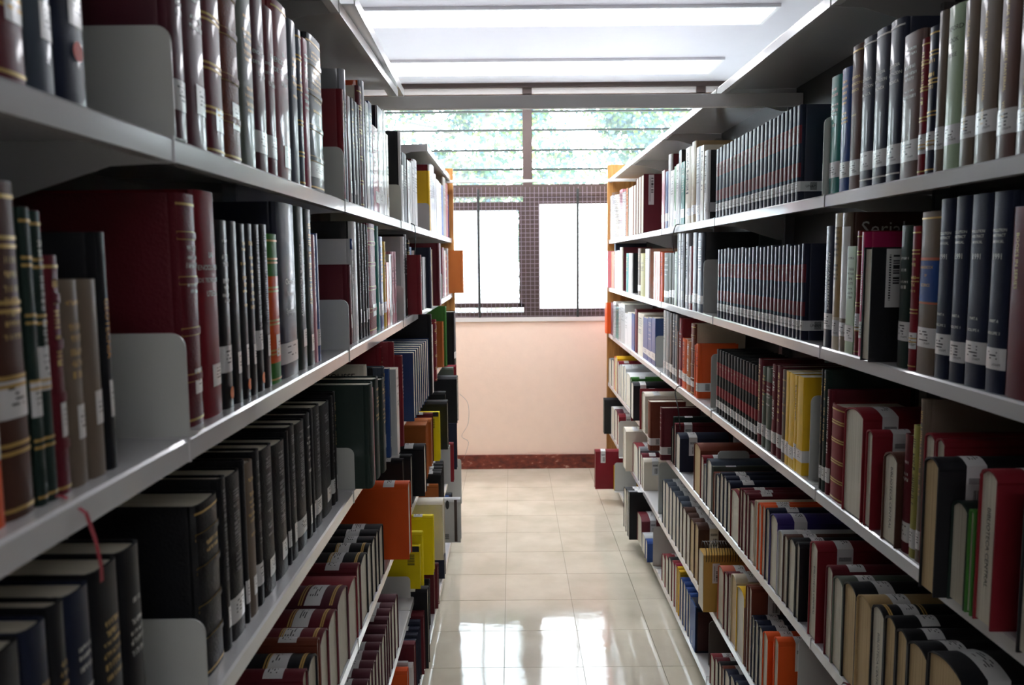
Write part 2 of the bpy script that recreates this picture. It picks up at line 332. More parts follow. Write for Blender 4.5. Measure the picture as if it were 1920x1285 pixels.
def tree(x, y, h, r, n, label, mats):
    T = tag(empty('tree', loc=(x, y, -.3)), label, 'tree', 'trees beyond the windows')
    t = MB(); t.tube([(0, 0, 0), (.1, .05, h*.3), (-.05, 0, h*.55), (.1, .1, h*.85)], [.16, .13, .1, .04], 8)
    t.build('trunk', M_bark, T)
    for q in range(6):
        a = q*1.05; z = h*(.35+.08*q); MB().tube([(0, 0, z), (math.cos(a)*r*.4, math.sin(a)*r*.4, z+.3), (math.cos(a)*r*.8, math.sin(a)*r*.8, z+.45)], [.06, .04, .015], 6).build('branch', M_bark, T)
    f = MB(); cl = [(random.gauss(0, .45)*r, random.gauss(0, .4)*r, h*(.62+random.gauss(0, .2)), random.uniform(.3, .6)) for _ in range(46)]
    for q in range(n):
        c = random.choice(cl); p = Vector((c[0]+random.gauss(0, c[3]*.5), c[1]+random.gauss(0, c[3]*.5), c[2]+random.gauss(0, c[3]*.4)))
        d = Vector((random.gauss(0, 1), random.gauss(0, 1), random.gauss(-.3, .7))).normalized(); u = d.cross(Vector((random.random(), random.random(), .3))).normalized()
        s = random.uniform(.07, .13); i = len(f.v)
        f.v += [tuple(p), tuple(p+d*s*.5+u*s*.3), tuple(p+d*s), tuple(p+d*s*.5-u*s*.3)]; f.f.append((i, i+1, i+2, i+3)); f.mi.append(random.choice((0, 0, 1, 1, 2)))
    me = mesh_of('foliage', f.v, f.f, mats, f.mi, sharp=False); tag(obj('foliage', me, T), kind='stuff')
for (x, y, h, r, n, l) in ((-3.2, 11.5, 5.8, 1.8, 17000, 'pale green leafy tree seen through the left louvre panes'), (-.4, 13.5, 6.4, 2.1, 20000, 'broad hazy tree behind the middle of the louvre window'),
                           (2.6, 12.5, 5.2, 1.3, 8000, 'thin pale tree seen right of the window mullion'), (-6.2, 16, 6.4, 2.2, 9000, 'tall tree beyond the far left of the windows'), (6.2, 16, 5.2, 1.9, 5000, 'tree beyond the window behind the right bookcase')):
    tree(x, y, h, r, n, l, M_leaf)
hg = tag(empty('hedge', loc=(-.2, 8.6, -.3)), 'low green hedge showing in the gap above the frosted sash', 'hedge')
f = MB()
for q in range(9000):
    p = Vector((random.uniform(-4, 4), random.gauss(0, .3), random.uniform(0, 2.9))); d = Vector((random.gauss(0, 1), random.gauss(0, 1), random.gauss(0, .7))).normalized(); u = d.cross(Vector((.3, .2, 1))).normalized(); s = random.uniform(.06, .11); i = len(f.v)
    f.v += [tuple(p), tuple(p+d*s*.5+u*s*.3), tuple(p+d*s), tuple(p+d*s*.5-u*s*.3)]; f.f.append((i, i+1, i+2, i+3)); f.mi.append(random.choice((0, 1, 1)))
tag(obj('foliage', mesh_of('foliage', f.v, f.f, M_leaf, f.mi, sharp=False), hg), kind='stuff')

# ------------------------------------------------------------------ bookcases
DEPTH = .262
def shelf_mesh(side, front, z, y0, y1, lip, name):
    s = 1 if side == 'R' else -1               # inward direction
    t = .0025; a, b = y0+.002, y1-.002
    back = (FRONT_R if side == 'R' else FRONT_L)+s*DEPTH
    pts = [(front, z-lip), (front, z-.003), (front+s*.003, z), (back, z), (back, z-t), (front+s*t, z-t-.001), (front+s*t, z-lip+t), (front+s*.018, z-lip+t), (front+s*.018, z-lip)]
    return MB().prism(pts, 1, a, b).mesh(name, M_shelf)
def bracket_mesh(side, front, z, y, lip):
    s = 1 if side == 'R' else -1; back = (FRONT_R if side == 'R' else FRONT_L)+s*DEPTH
    return MB().prism([(front-s*.0015, z-lip-.001), (front-s*.0015, z+.0015), (front+s*.004, z+.0015), (back, z-.004), (back, z-.075), (back-s*.05, z-.075), (front+s*.07, z-lip-.004)], 1, y-.0018, y+.0018).mesh('bracket', M_shelf)
BAYS = {'L': [-.89, -.01, .8736, 1.757, 2.640, 3.52, 4.83], 'R': [-.133, .804, 1.741, 2.679, 3.616, 4.553, 5.58]}
ORD = 'zeroth first second third fourth fifth sixth seventh eighth ninth tenth eleventh twelfth thirteenth fourteenth fifteenth sixteenth seventeenth eighteenth nineteenth twentieth twenty-first twenty-second twenty-third twenty-fourth twenty-fifth twenty-sixth twenty-seventh twenty-eighth twenty-ninth thirtieth thirty-first thirty-second thirty-third thirty-fourth thirty-fifth thirty-sixth thirty-seventh thirty-eighth thirty-ninth fortieth'.split()
SN = {'L': 'left', 'R': 'right'}
for side, ys in BAYS.items():
    s = 1 if side == 'R' else -1; fx = FRONT_R if side == 'R' else FRONT_L; bx = fx+s*DEPTH
    for k in range(len(ys)-1):
        y0, y1 = ys[k], ys[k+1]; last = k == len(ys)-2
        where = ['nearest the camera', 'second from the camera', 'third from the camera', 'fourth from the camera', 'fifth from the camera', 'last before the window wall'][k]
        B = tag(empty('bookcase', loc=(bx, (y0+y1)/2, 0)), 'white steel library bookcase bay on the %s of the aisle, %s' % (SN[side], where), 'bookcase', 'steel bookcase bays lining the aisle')
        inv = Matrix.Translation((-bx, -(y0+y1)/2, 0))
        def P(name, me, par=B):
            o = obj(name, me, par)
            if par is B: o.matrix_parent_inverse = inv
            return o
        rows = [('T', .026), ('B', .026), ('C', .026), ('D', .026), ('E', .026), ('F', .03)]
        for r, lip in rows:
            front = (-.335 if side == 'L' else .677) if r == 'F' else fx
            o = P('shelf', shelf_mesh(side, front, ZT[r]+CZ, y0, y1, lip, 'shelf')); br = obj('bracket', bracket_mesh(side, front, ZT[r]+CZ, y0, lip), o)
            if last: obj('bracket', bracket_mesh(side, front, ZT[r]+CZ, y1, lip), o)
        if not (side == 'L' and k == 4):
            z = CZ+(.556 if not (side == 'L' and k == 5) else .505)
            o = P('canopy', shelf_mesh(side, fx, z, y0, y1, .028, 'canopy')); obj('bracket', bracket_mesh(side, fx, z, y0, .028), o)
        P('back_shade_sheet', MB().box((min(bx, bx+s*.004), y0, .06), (max(bx, bx+s*.004), y1, CZ+(.502 if side == 'L' and k == 5 else (.50 if side == 'L' and k == 4 else .5535)))).mesh('back_shade_sheet', M_back))  # dark sheet added for the shaded depth behind the open-backed shelves
        up = MB().box((bx-s*.03 if s > 0 else bx, y0-.016, 0), (bx if s > 0 else bx+.03, y0+.016, CZ+.53)).mesh('upright', M_shelf2)
        P('upright', up)
        fo = MB().tube([(fx+s*.05, y0+.06, 0), (fx+s*.05, y0+.06, .012), (fx+s*.05, y0+.06, .0125), (fx+s*.05, y0+.06, .06)], [.02, .02, .008, .008], 10).mesh('levelling_foot', M_shelf2); P('levelling_foot', fo)
        if last:
            px = -.349 if side == 'L' else .668; top = CZ+(.55 if side == 'L' else .65)
            e = MB().box((min(px, bx+s*.02), y1+.002, .05), (max(px, bx+s*.02), y1+.024, top)); P('end_panel', e.mesh('end_panel', M_wood))
# tie bars between the two rows
for q, (y, z0, z1, xa, xb) in enumerate(((2.47, .482, .527, -.62, .935), (5.15, .513, .54, -.62, .935))):
    yy = y if q == 0 else 4.96
    o = MB().box((xa, 2.6, CZ+.483), (xb, 2.625, CZ+.524)) if q == 0 else MB().box((xa, 4.78, CZ+.46), (.935, 4.80, CZ+.476))
    tag(o.build('tie_bar', pmat('white_tie_bar_paint', '#f6f5f3', rough=.4, var=.04), bevel=.002), ('grey-white steel tie bar crossing the aisle overhead in the foreground', 'thin white steel tie bar crossing the aisle close to the window')[q], 'tie bar', 'overhead tie bars between the bookcases')
ch = MB(); za = CZ+.5575
ch.prism([(0, 0), (.052, 0), (.052, .026), (.049, .026), (.049, .003), (.003, .003), (.003, .022), (0, .022)], 1, 0, .98)
o = tag(ch.build('steel_channel', M_shelf), 'loose white steel channel lying along the top of the left bookcase', 'steel channel')
o.matrix_world = Matrix.Translation((-.337-.052, 1.80, za)) @ Matrix.Rotation(math.radians(1.5), 4, 'Z')

# ------------------------------------------------------------------ bookends
def bookend(side, row, y, xf, h, label, depth=.12, mat=None, ybend=1):
    s = 1 if side == 'R' else -1; z = ZT[row]+CZ; r = .016
    pts = [(xf, z), (xf, z+h-r)]
    for q in range(1, 6):
        a = q/5*math.pi/2; pts.append((xf+s*(r-r*math.cos(a)), z+h-r+r*math.sin(a)))
    pts += [(xf+s*(depth-r), z+h)] + [(xf+s*(depth-r+r*math.sin(a)), z+h-r+r*math.cos(a)) for a in (math.pi/4, math.pi/2)] + [(xf+s*depth, z)]
    B = tag(empty('bookend', loc=(xf, y, z)), label, 'bookend', 'steel bookends on the shelves'); inv = Matrix.Translation((-xf, -y, -z)); mt = mat or M_end
    o = MB().prism(pts, 1, y-.0008, y+.0008).build('upright_plate', mt, B); o.matrix_parent_inverse = inv
    o = MB().box((min(xf, xf+s*depth), y, z+.0002), (max(xf, xf+s*depth), y+.1*ybend, z+.0014)).build('foot_plate', mt, B); o.matrix_parent_inverse = inv
def be(side, row, px, ptop, label, y=None, xoff=0, **k):
    X = (FRONT_R if side == 'R' else FRONT_L) + (xoff if side == 'R' else -xoff); Z = ZT[row]
    if y is None: y = solveY(px, X, Z)
    else: X = solveX(px, y, Z)
    bookend(side, row, y, X, max(.08, solveZ(ptop, X, y)-Z), label, **k)
be('L', 'T', 330, 47, 'white bookend holding the plum books on the left top shelf, nearest the camera', ybend=.0+.3)
be('L', 'T', 646, 275, 'white bookend in front of the bright red book, left top shelf', ybend=.3)
be('L', 'T', 753, 346, 'white bookend before the tall black cover, left top shelf', ybend=.3)
be('L', 'T', 806, 381, 'white bookend before the yellow cover, left top shelf', ybend=.3)
be('L', 'B', 357, 625, 'white bookend beside the gilt maroon book, second left shelf', ybend=.3)
be('L', 'B', 656, 562, 'white bookend before the maroon cover, second left shelf', ybend=.3)
be('L', 'B', 758, 536, 'pale bookend before the grey cover, second left shelf', ybend=.3)
be('L', 'B', 830, 512, 'small grey bookend by the protruding maroon book, second left shelf', ybend=.3)
be('L', 'C', 392, 1161, 'grey bookend before the gilt black encyclopedia, third left shelf', ybend=.3)
be('L', 'C', 666, 840, 'speckled pale bookend before the dark green books, third left shelf', ybend=.3)
be('L', 'E', 770, 1087, 'pale bookend under the orange volume, fifth left shelf', y=2.74, ybend=.3)
be('L', 'F', 866, 861, 'pale bookend standing out at the far end of the lowest left shelf', y=4.72, depth=.1, ybend=.3)
be('R', 'T', 1541, 219, 'pale green bookend between navy set and teal book, right top shelf', depth=.06, ybend=-.2)
be('R', 'B', 1318, 487, 'pale bookend before the black cover, second right shelf', depth=.14, ybend=-.3, xoff=.01)
be('R', 'C', 1332, 664, 'pale bookend beside the big orange book, third right shelf', depth=.1, ybend=-.3, xoff=.01)
be('R', 'C', 1516, 742, 'pale blue-grey bookend beside the yellow books, third right shelf', depth=.12, ybend=-.3, xoff=.01)
be('R', 'C', 1229, 630, 'grey bookend beside the blue photo-covered books, third right shelf', depth=.1, ybend=-.3, xoff=.01)
be('R', 'D', 1344, 846, 'grey bookend above the slate-backed volumes, fourth right shelf', y=2.70, depth=.11, ybend=.3)
be('R', 'E', 1160, 790, 'white bookend in the far bay of the fifth right shelf', y=4.75, depth=.12, ybend=-.3)
be('R', 'E', 1234, 868, 'pale bookend behind the cream book, fifth right shelf', y=3.66, depth=.12, ybend=-.3)
be('R', 'E', 1492, 1197, 'large grey bookend beside the two orange books, fifth right shelf', y=1.86, depth=.16, ybend=-.3)
be('R', 'F', 1224, 988, 'white bookend beside the small blue book, lowest right shelf', y=3.70, depth=.14, ybend=-.3)
be('R', 'F', 1328, 1165, 'shade-darkened bookend beside the blue volume set, lowest right shelf', y=2.76, depth=.18, mat=M_end_shade, ybend=-.3)
be('R', 'F', 1152, 868, 'white bookend beside the big protruding red book, lowest right shelf', y=4.95, depth=.14, ybend=-.3)

# ------------------------------------------------------------------ books
PAL = {'mr': ('#641c27', 'maroon'), 'pl': ('#54242f', 'plum'), 'rd': ('#7e1a25', 'red'), 'cr': ('#98203f', 'crimson'), 'or': ('#e0561a', 'orange'), 'ob': ('#b0622a', 'orange-brown'),
 'br': ('#4f3228', 'dark brown'), 'lb': ('#6e3422', 'reddish brown'), 'tn': ('#a98e62', 'tan'), 'be': ('#d3c6ad', 'beige'), 'cm': ('#e4dccb', 'cream'), 'wh': ('#e6e6e6', 'white'), 'gy': ('#83868a', 'grey'),
 'lg': ('#c0c3c3', 'light grey'), 'sl': ('#48525f', 'slate'), 'bk': ('#17181c', 'black'), 'nv': ('#1b2238', 'navy'), 'bl': ('#2c4c8c', 'blue'), 'tl': ('#1c8076', 'teal'), 'gn': ('#3f7d33', 'green'),
 'dg': ('#1f302b', 'dark green'), 'lgn': ('#a6bd9c', 'light green'), 'ol': ('#a19a50', 'olive'), 'ye': ('#e8b91e', 'yellow'), 'by': ('#f2dd0e', 'bright yellow'), 'pk': ('#d99aa4', 'pink'), 'ma': ('#b51a58', 'magenta'),
 'pu': ('#382c6e', 'purple'), 'gg': ('#5f675c', 'grey-green'), 'sa': ('#c4674f', 'salmon'), 'sv': ('#b9bcc6', 'silver'), 'gb': ('#76685a', 'grey-brown'), 'pb': ('#6b5049', 'dusky brown'), 'db': ('#22457a', 'dark blue'), 'kf': ('#c79d4c', 'kraft yellow')}
def cover_mat(code, fin):
    c, n = PAL[code]
    if fin == 'p': return pmat('%s_plastic_wrapped_cover' % n.replace(' ', '_').replace('-', '_'), c, rough=.45, coat=.3, bump=.4, bscale=16, var=.1, spec=.3)
    if fin == 'l': return pmat('%s_leather_cover' % n.replace(' ', '_').replace('-', '_'), c, rough=.5, coat=.1, spec=.25, bump=.25, bscale=260, var=.18, kind='voronoi')
    if fin == 'P': return pmat('%s_card_cover' % n.replace(' ', '_').replace('-', '_'), c, rough=.42, coat=.35, spec=.3, var=.06)
    return pmat('%s_cloth_cover' % n.replace(' ', '_').replace('-', '_'), c, rough=.55, coat=.08, spec=.25, bump=.12, bscale=500, var=.1)
MC = {}
EXP = 2.0
def arc(t, b, n=8):                          # spine section, b = bulge; frontmost at x = 0
    q = (-1, -.94, -.82, -.6, 0, .6, .82, .94, 1) if EXP > 2 else [2*i/n-1 for i in range(n+1)]
    return [(b*abs(k)**EXP, t*(k+1)/2) for k in q]
def cover_mesh(t, H, W, b, c, two, mats, flip, off):
    key = ('c', EXP, round(t, 3), round(H, 3), round(W, 3), round(b, 4), c, two, tuple(m.name for m in mats), flip, round(off, 3))
    if key in MC: return MC[key]
    A = arc(t, b); n = len(A)
    out = [(W, 0), (b+.013, 0), (b+.009, min(.0012, c*.6)), (b+.005, 0)] + A[1:-1] + [(b+.005, t), (b+.009, t-min(.0012, c*.6)), (b+.013, t), (W, t)]
    inn = [(W, t-c)] + [(x+c*1.1, c+(t-2*c)*y/t) for x, y in reversed(A)] + [(W, c)]
    pts = out+inn; N = len(pts)
    if flip: pts = [(W-x, y) for x, y in pts]
    v = [(x+off, y, 0) for x, y in pts]+[(x+off, y, H) for x, y in pts]
    f = [(k, (k+1) % N, N+(k+1) % N, N+k) for k in range(N)]
    mi = [0 if 3 <= k < 3+n-1 else (1 if two else 0) for k in range(N)]
    f += [tuple(reversed(range(N))), tuple(range(N, 2*N))]; mi += [0, 0]
    me = mesh_of('cover', v, f, mats, mi)
    bm = bmesh.new(); bm.from_mesh(me); bmesh.ops.recalc_face_normals(bm, faces=bm.faces); bm.to_mesh(me); bm.free()
    MC[key] = me; return me
def page_mesh(t, H, W, b, c, g, mat, flip, off):
    key = ('p', EXP, round(t, 3), round(H, 3), round(W, 3), round(b, 4), c, mat.name, flip, round(off, 3))
    if key in MC: return MC[key]
    pts = [(x+c*1.1+.0008, c+.0002+(t-2*c-.0004)*y/t) for x, y in arc(t, b)] + [(W-g, t-c-.0002), (W-g, c+.0002)]
    if flip: pts = [(W-x, y) for x, y in pts]
    me = MB().prism([(x+off, y) for x, y in pts], 2, g, H-g).mesh('page_block', mat); MC[key] = me; return me
def strip_mesh(name, t, b, zs, mat, off, near=None, wrap=0, e=.0005, y0=0, y1=1, keyed=True):
    key = ('s', EXP, name, round(t, 3), round(b, 4), tuple((round(a, 4), round(q, 4)) for a, q in zs), mat.name, round(off, 3), near, round(wrap, 3), y0, y1)
    if key in MC: return MC[key]
    n = 8; P = []
    for i in range(n+1):
        q_ = (0, .03, .09, .2, .5, .8, .91, .97, 1)[i] if EXP > 2 else i/n; y = t*(y0+(y1-y0)*q_); q = 2*y/t-1; yy = y
        if i == 0 and y0 == 0: yy = -e if not wrap or near != 0 else -e
        if i == n and y1 == 1: yy = t+e
        P.append((b*abs(q)**EXP-e, yy, q_))
    if wrap and near == 1: P = P+[(b+.012, t+e*1.6, 1.2), (b+wrap, t+e*1.6, 2.0)]
    if wrap and near == 0: P = [(x, y, 1-u) for x, y, u in P]; P = [(b+wrap, -e*1.6, 2.0), (b+.012, -e*1.6, 1.2)]+P
    v = []; f = []; uv = []
    for a, q in zs:
        i = len(v)
        for x, y, u in P: v += [(x+off, y, a), (x+off, y, q)]; uv += [(u, 0), (u, 1)]
        for k in range(len(P)-1): f.append((i+2*k, i+2*k+1, i+2*k+3, i+2*k+2))
    me = mesh_of(name, v, f, [mat], uvs=uv); MC[key] = me; return me
def bend(pts, t, b, off, e=.0007): return [(b*abs(2*y/t-1)**EXP-e+off, y, z) for y, z in pts]
def glyph_mesh(t, b, off, z0, z1, mat, vertical, seed):
    rnd = random.Random(seed); v = []; f = []
    def q(ya, yb, za, zb):
        i = len(v); v.extend(bend([(ya, za), (yb, za), (yb, zb), (ya, zb)], t, b, off)); f.append((i, i+1, i+2, i+3))
    if vertical:
        z = z1; h = t*.34
        while z > z0+.006:
            l = rnd.uniform(.003, .006)
            if rnd.random() > .14:
                yo = t*.5-h/2
                q(yo, yo+h, z-l*.28, z); 
                if rnd.random() > .4: q(yo, yo+h, z-l, z-l*.72)
                q(yo+h*rnd.choice((0, .42, .8)), yo+h*rnd.choice((.2, .58, 1)), z-l, z) if rnd.random() > .2 else None
            z -= l+.0022
    else:
        z = z1
        while z > z0+.006:
            wd = t*rnd.uniform(.4, .68); y = t*.5-wd/2; h = rnd.choice((.004, .005, .006))
            while y < t*.5+wd/2-.002:
                l = rnd.uniform(.0022, .0036); q(y, y+l*.4, z-h, z)
                if rnd.random() > .3: q(y, y+l, z-h*rnd.choice((.25, .6, 1)), z-h*rnd.choice((0, .1, .4)))
                y += l+.0014
            z -= h+rnd.choice((.004, .006, .016))
    return mesh_of('title_lettering', v, f, [mat], sharp=False)
def text_on_spine(txt, t, b, off, zc, size, mat, vertical, parent, yc=.5, name='title_lettering', mirror=False):
    V, F = text_geo(txt); pts = []
    wdt = max(p[0] for p in V)-min(p[0] for p in V)
    if not vertical and wdt*size > t*.94: size = t*.94/wdt
    for x, y, z in V:
        if vertical: pts.append((t*yc-y*size*(1 if not mirror else 1), zc-x*size))
        else: pts.append((t*yc-x*size, zc+y*size))
    # seen from outside, the local y axis runs right to left
    if vertical: pts = [(t*yc-(p[0]-t*yc), p[1]) for p in pts]; pts = [(2*t*yc-p[0], p[1]) for p in pts]
    pts = [(min(max(p[0], 0), t), p[1]) for p in pts]
    return obj(name, mesh_of('title_lettering', bend(pts, t, b, off), F, [mat], sharp=False), parent)
def flat_text(txt, parent, mat, M, size, name='cover_lettering'):
    V, F = text_geo(txt)
    return obj(name, mesh_of('cover_lettering', [tuple(M @ Vector((x*size, y*size, 0))) for x, y, z in V], F, [mat], sharp=False), parent)
def lean_rot(a): return Matrix.Rotation(a, 4, 'Z')

class Run:
    pass
ALL = {}                                       # (side,row) -> list of dicts before overlap clean-up
def parse(side, row, where, mode, up, start, data, inset=.012, y0=None, H=None):
    s = 1 if side == 'R' else -1; fx = FRONT_R if side == 'R' else FRONT_L
    if row == 'F': fx = -.33 if side == 'L' else .677
    Z = ZT[row]; lst = ALL.setdefault((side, row), []); x = start; Y = y0; lastX = None; lastH = None; idx = 0
    if mode == 'T': d = ray(*start); Xp = fx+s*inset; Y = Xp/d.x*d.y
    for ent in data.replace('\n', ';').split(';'):
        tk = ent.split()
        if not tk: continue
        if tk[0][0] == '@':
            v = float(tk.pop(0)[1:])
            if mode == 'Y': Y = v
            else: x = v
        rep = 1
        if tk[0][0] == '*': rep = int(tk.pop(0)[1:])
        for q in range(rep):
            fl = tk[4:] if mode == 'Y' else tk[3:]; fl = list(fl); B = {'fl': fl, 'side': side, 'row': row, 'where': where, 'up': up}
            ins = inset
            for g in fl:
                if g[0] == 'i' and (g[1:].lstrip('-').replace('.', '').isdigit()): ins = float(g[1:])/100
            X = fx+s*ins
            if mode == 'B':
                x1 = float(tk[0]); a, b = solveY(x, X, Z), solveY(x1, X, Z); x = x1; yt = tk[1]; B['col'] = tk[2]
            elif mode == 'T':
                px, py = float(tk[0]), float(tk[1]); X = fx+s*ins; d = ray(px, py); k = X/d.x; a, b = Y, d.y*k; Y = b; B['col'] = tk[2]; B['ext'] = d.z*k-Z; yt = None
            else:
                th = float(tk[0])/100; a, b = Y, Y+th; Y = b
                X = lastX if tk[1] == '=' or q else solveX(float(tk[1]), a, Z); lastX = X; yt = tk[2]; B['col'] = tk[3]
            B['y0'], B['y1'] = min(a, b), max(a, b); B['X'] = X
            if yt:
                if yt == '=' or (q and mode == 'Y'): B['ext'] = lastH
                elif yt[0] == 'h': B['ext'] = float(yt[1:])/100
                else: B['ext'] = solveZ(float(yt), X, (B['y0'] if mode == 'Y' else (a+b)/2))-Z
            lastH = B['ext']
            lst.append(B)
CODE = '''
'''
# each entry: column where the book ends | column-row of its top (or hNN = height in cm) | colour | finish and features
parse('L', 'T', 'first bay', 'B', 0, -10, '''64 h29 mr p L5 g; 116 h28 sl p L4.5 t; 176 h28 nv p L7 d''')
parse('L', 'T', 'second bay', 'B', 0, 332, '''359 h27 pl p L3.5; 397 h27.5 pl p L4.5 ; 429 h27 mr p g L3; 460 h27 lb l g L4.5; 487 h27.5 gg p t t2; 509 h26.5 pl p L3 #enc; 526 h26 mr p L3 #enc
552.6 9 rd p L2.5 #enc g1; 567 40 sl p t; 576 57 sl p g t; 588 74 cr p bgy; 613.6 74 bk l g L3 p''')
parse('L', 'T', 'third bay', 'B', 0, 647, '''651 168 rd p; 656 131 sv p bgy t; 664 181 mr p L; 670 185 nv p L; 676 192 gy p; 679 197 gy p; 685 163 mr bcm g L; 690 153 sv p bor t
696 192 wh P bnv; 702 192 bl P; 712 238 ma P L; 722 203 wh P bbk L; 727 208 wh P; 731 252 be P L''')
parse('L', 'T', 'fourth bay', 'B', 0, 754, '''755.5 247 wh bbk; 758.5 310 wh P; 766 289 bk t; 770 301 wh P bmr; 775 305 wh bbk; 779 303 wh bnv; 785 301 wh bmr''')
parse('L', 'T', 'fifth bay', 'B', 0, 807, '''808.5 321 ye; 811 310 wh brd; 817 311 sv p; 820 327 sv p; 825 338 wh P; 830 344 be; 833 348 bl; 838 334 gb; 842 345 rd; 845 366 bl P; 848 366 pk P''')
parse('L', 'B', 'first bay', 'B', 0, -12, '''19 h24 or L5; 78 338 br g L8 t; 97 388 dg g L7; 115 395 dg g L9 ribbon; 142 479 mr l g L5; 176 524 gb L4.5; 209 523 gb L4.5; 226 435 bk #geo L5''', inset=.018)
parse('L', 'B', 'second bay', 'B', 0, 359, '''390 364 mr l g L3.5 t; 425 359 rd L4 #enc; 444 413 bk p L4.5 o; 461 415 bk p L4; 475 420 bk p L5 o; 488 420 bk p L4.5; 500.6 421 bk p L6 o v; 514.6 421 bk p L5 v
533 439 gn sor L4.5 g; 566 382 nv p L2 #chem; 581.5 388 dg p L4 #conc; 594.5 393 dg p L3 v; 598 440 pk P; 605 438 bl p L3 #bio''', inset=.018)
parse('L', 'B', 'third bay', 'B', 0, 658, '''664 496 mr L3.5; 667 448 wh p sbl; 676 416 wh p bbk; 681.5 418 bk L4 v; 687 419 bk L4 v; 691.6 420 bk L4 v; 695.5 422 bk L4 v; 710 420 rd l g L4.5; 715.5 424 tl L4; 722.7 444 bl p L4
727.5 453 ye L4; 732.5 492 or P; 737 477 lg P L; 742 472 pk L t; 746 472 pk L t''', inset=.018)
parse('L', 'B', 'fourth bay', 'B', 0, 759, '''762 444 wh blg; 766 440 bk L; 771 450 bk g L; 775 463 bl; 778 470 br L; 781 470 mr L; @789 793 478 rd i-3; 800 482 lg i-1 P; @805 811 464 nv i-3; 813 468 be i-2; @824 829 456 mr i-5''', inset=.018)
parse('L', 'B', 'last bay', 'B', 0, 832, '''834.5 464 mr; 837 470 wh P; 839.5 477 rd g; 842 466 lg P; @867 870 469 ob i-7''', inset=.018)
parse('L', 'C', 'first bay', 'T', 0, (-30, 1230), '''46 1190 bk t; 95 1153 nv t; 125 1119 bk t; 174 1087 nv t; 227 1040 bk t; 267 1010 bk t''', inset=.02)
parse('L', 'C', 'second bay', 'T', 0, (372, 950), '''413 919 bk l g t; 425 890 bk l L v; 453.7 876 bk l L v; 459.5 860 bk l L; 477 859 gb L; 488 840 bk l L v; 513 829.5 bk l L v; 536.6 820 bk l L v; 541 807 bk l L; 554 793 bk l L v; 573 784 bk l L v; 582 772 bk l L
587 765 bk l L; 601 756 bk l L v; 620 749 bk l L v; 625 741 bk l L v; 629 733 bk l L''', inset=.02)
parse('L', 'C', 'third bay', 'Y', 0, 0, '''@1.775 5.5 698 722 dg; 1.5 703 728 pk; 6 708 712 dg; 5.5 720 713 dg; 3 690 686 cm #lar; 1.5 692 691 gy; 2 702 691 bk; 4 722 690 sl v L; 2 733 692 bl P L; 5 746 693 lg P; 3 719 652 rd; 2.5 742 642 rd; 3 757 668 rd
@2.54 *8 6 777 662 db r p; @3.06 3 811 590 bk; 4 812 610 lg P; @3.4 4 819 600 rd g; @3.85 5 832 604 ob; 4 838 575 gn; 9 854 585 bk L''')
parse('L', 'D', 'second bay', 'T', 1, (548, 1330), '''568 1285 mr L; 577 1247 mr L; 594.6 1214.6 bk g L; 599.5 1191 lb L; 615.5 1168 mr g L; 632.5 1132.5 mr L g; 652 1088 pl g L; 669 1071 rd; 675.5 1050 mr L; 688.5 1028 bk g L; 697 1012 bk L g; 704.6 1000 bk L; 710.5 988 bk L; 718.4 976.5 bk L''', inset=0)
parse('L', 'D', 'third bay', 'Y', 1, 0, '''@2.245 6 768 907 or L; @2.7 4 757 862 bk L; 5 772 855 bk L; @2.87 7 797 836 bk L; @3.08 3 800 797 ob; 3 801 795 ob; 3 802 792 ob; 3 803 788 ob; @3.3 5 810 786 ob; 4 812 775 mr L; 4 825 773 by #code; @3.6 6 840 752 bk; @4.0 5 836 735 bk; @4.2 8 858 706 bk; @4.42 4 851 689 gg; @4.55 5 856 684 rd''')
parse('L', 'E', 'third bay', 'T', 1, (687, 1285), '''693 1267 pl L; 698.7 1248 pl L; 704.6 1232 pl L; 710.5 1214 pl L; 715.6 1198.6 pl L; 722 1183 pl; 726 1167 pl; 729.5 1151.5 pl L; 734 1136 pl L; 740 1124 pl L; 746 1108 pl''', inset=0)
parse('L', 'E', 'fourth bay', 'Y', 1, 0, '''@2.76 4 789 1025 by #code; 3 793 998 by; 2.5 794 998 by; @2.95 3 813 967 by L; 3 814 967 by L; @3.1 8 832 940 cm p; @3.3 5 864 936 lg #box; @3.7 3 822 909 ob L; 4 828 886 bk L; 4 829 882 bk L; 4 830 876 bk L; 4 831 870 bk L; 4 832 866 bk L; @4.2 4 844 836 lg; 4 851 831 rd L; @4.5 5 857 790 nv''')
parse('L', 'F', 'third bay', 'Y', 1, 0, '''@2.46 4 765 1258 or L; 2 766 1243 lg L; 3 775 1247 wh; 4 779 1208 mr; 3 781 1203 nv L; 3 784 1191 nv L; 3 787 1180 nv L; 3 789 1166 nv L; 4 796 1150 mr; 5 804 1105 bk L; @3.06 4 806 1090 bk L; @3.2 5 815 1065 mr; 5 822 1060 mr; @3.57 6 834 1040 nv; @4.2 5 842 932 bl L; 5 846 928 nv L; 4 848 926 bk L''')
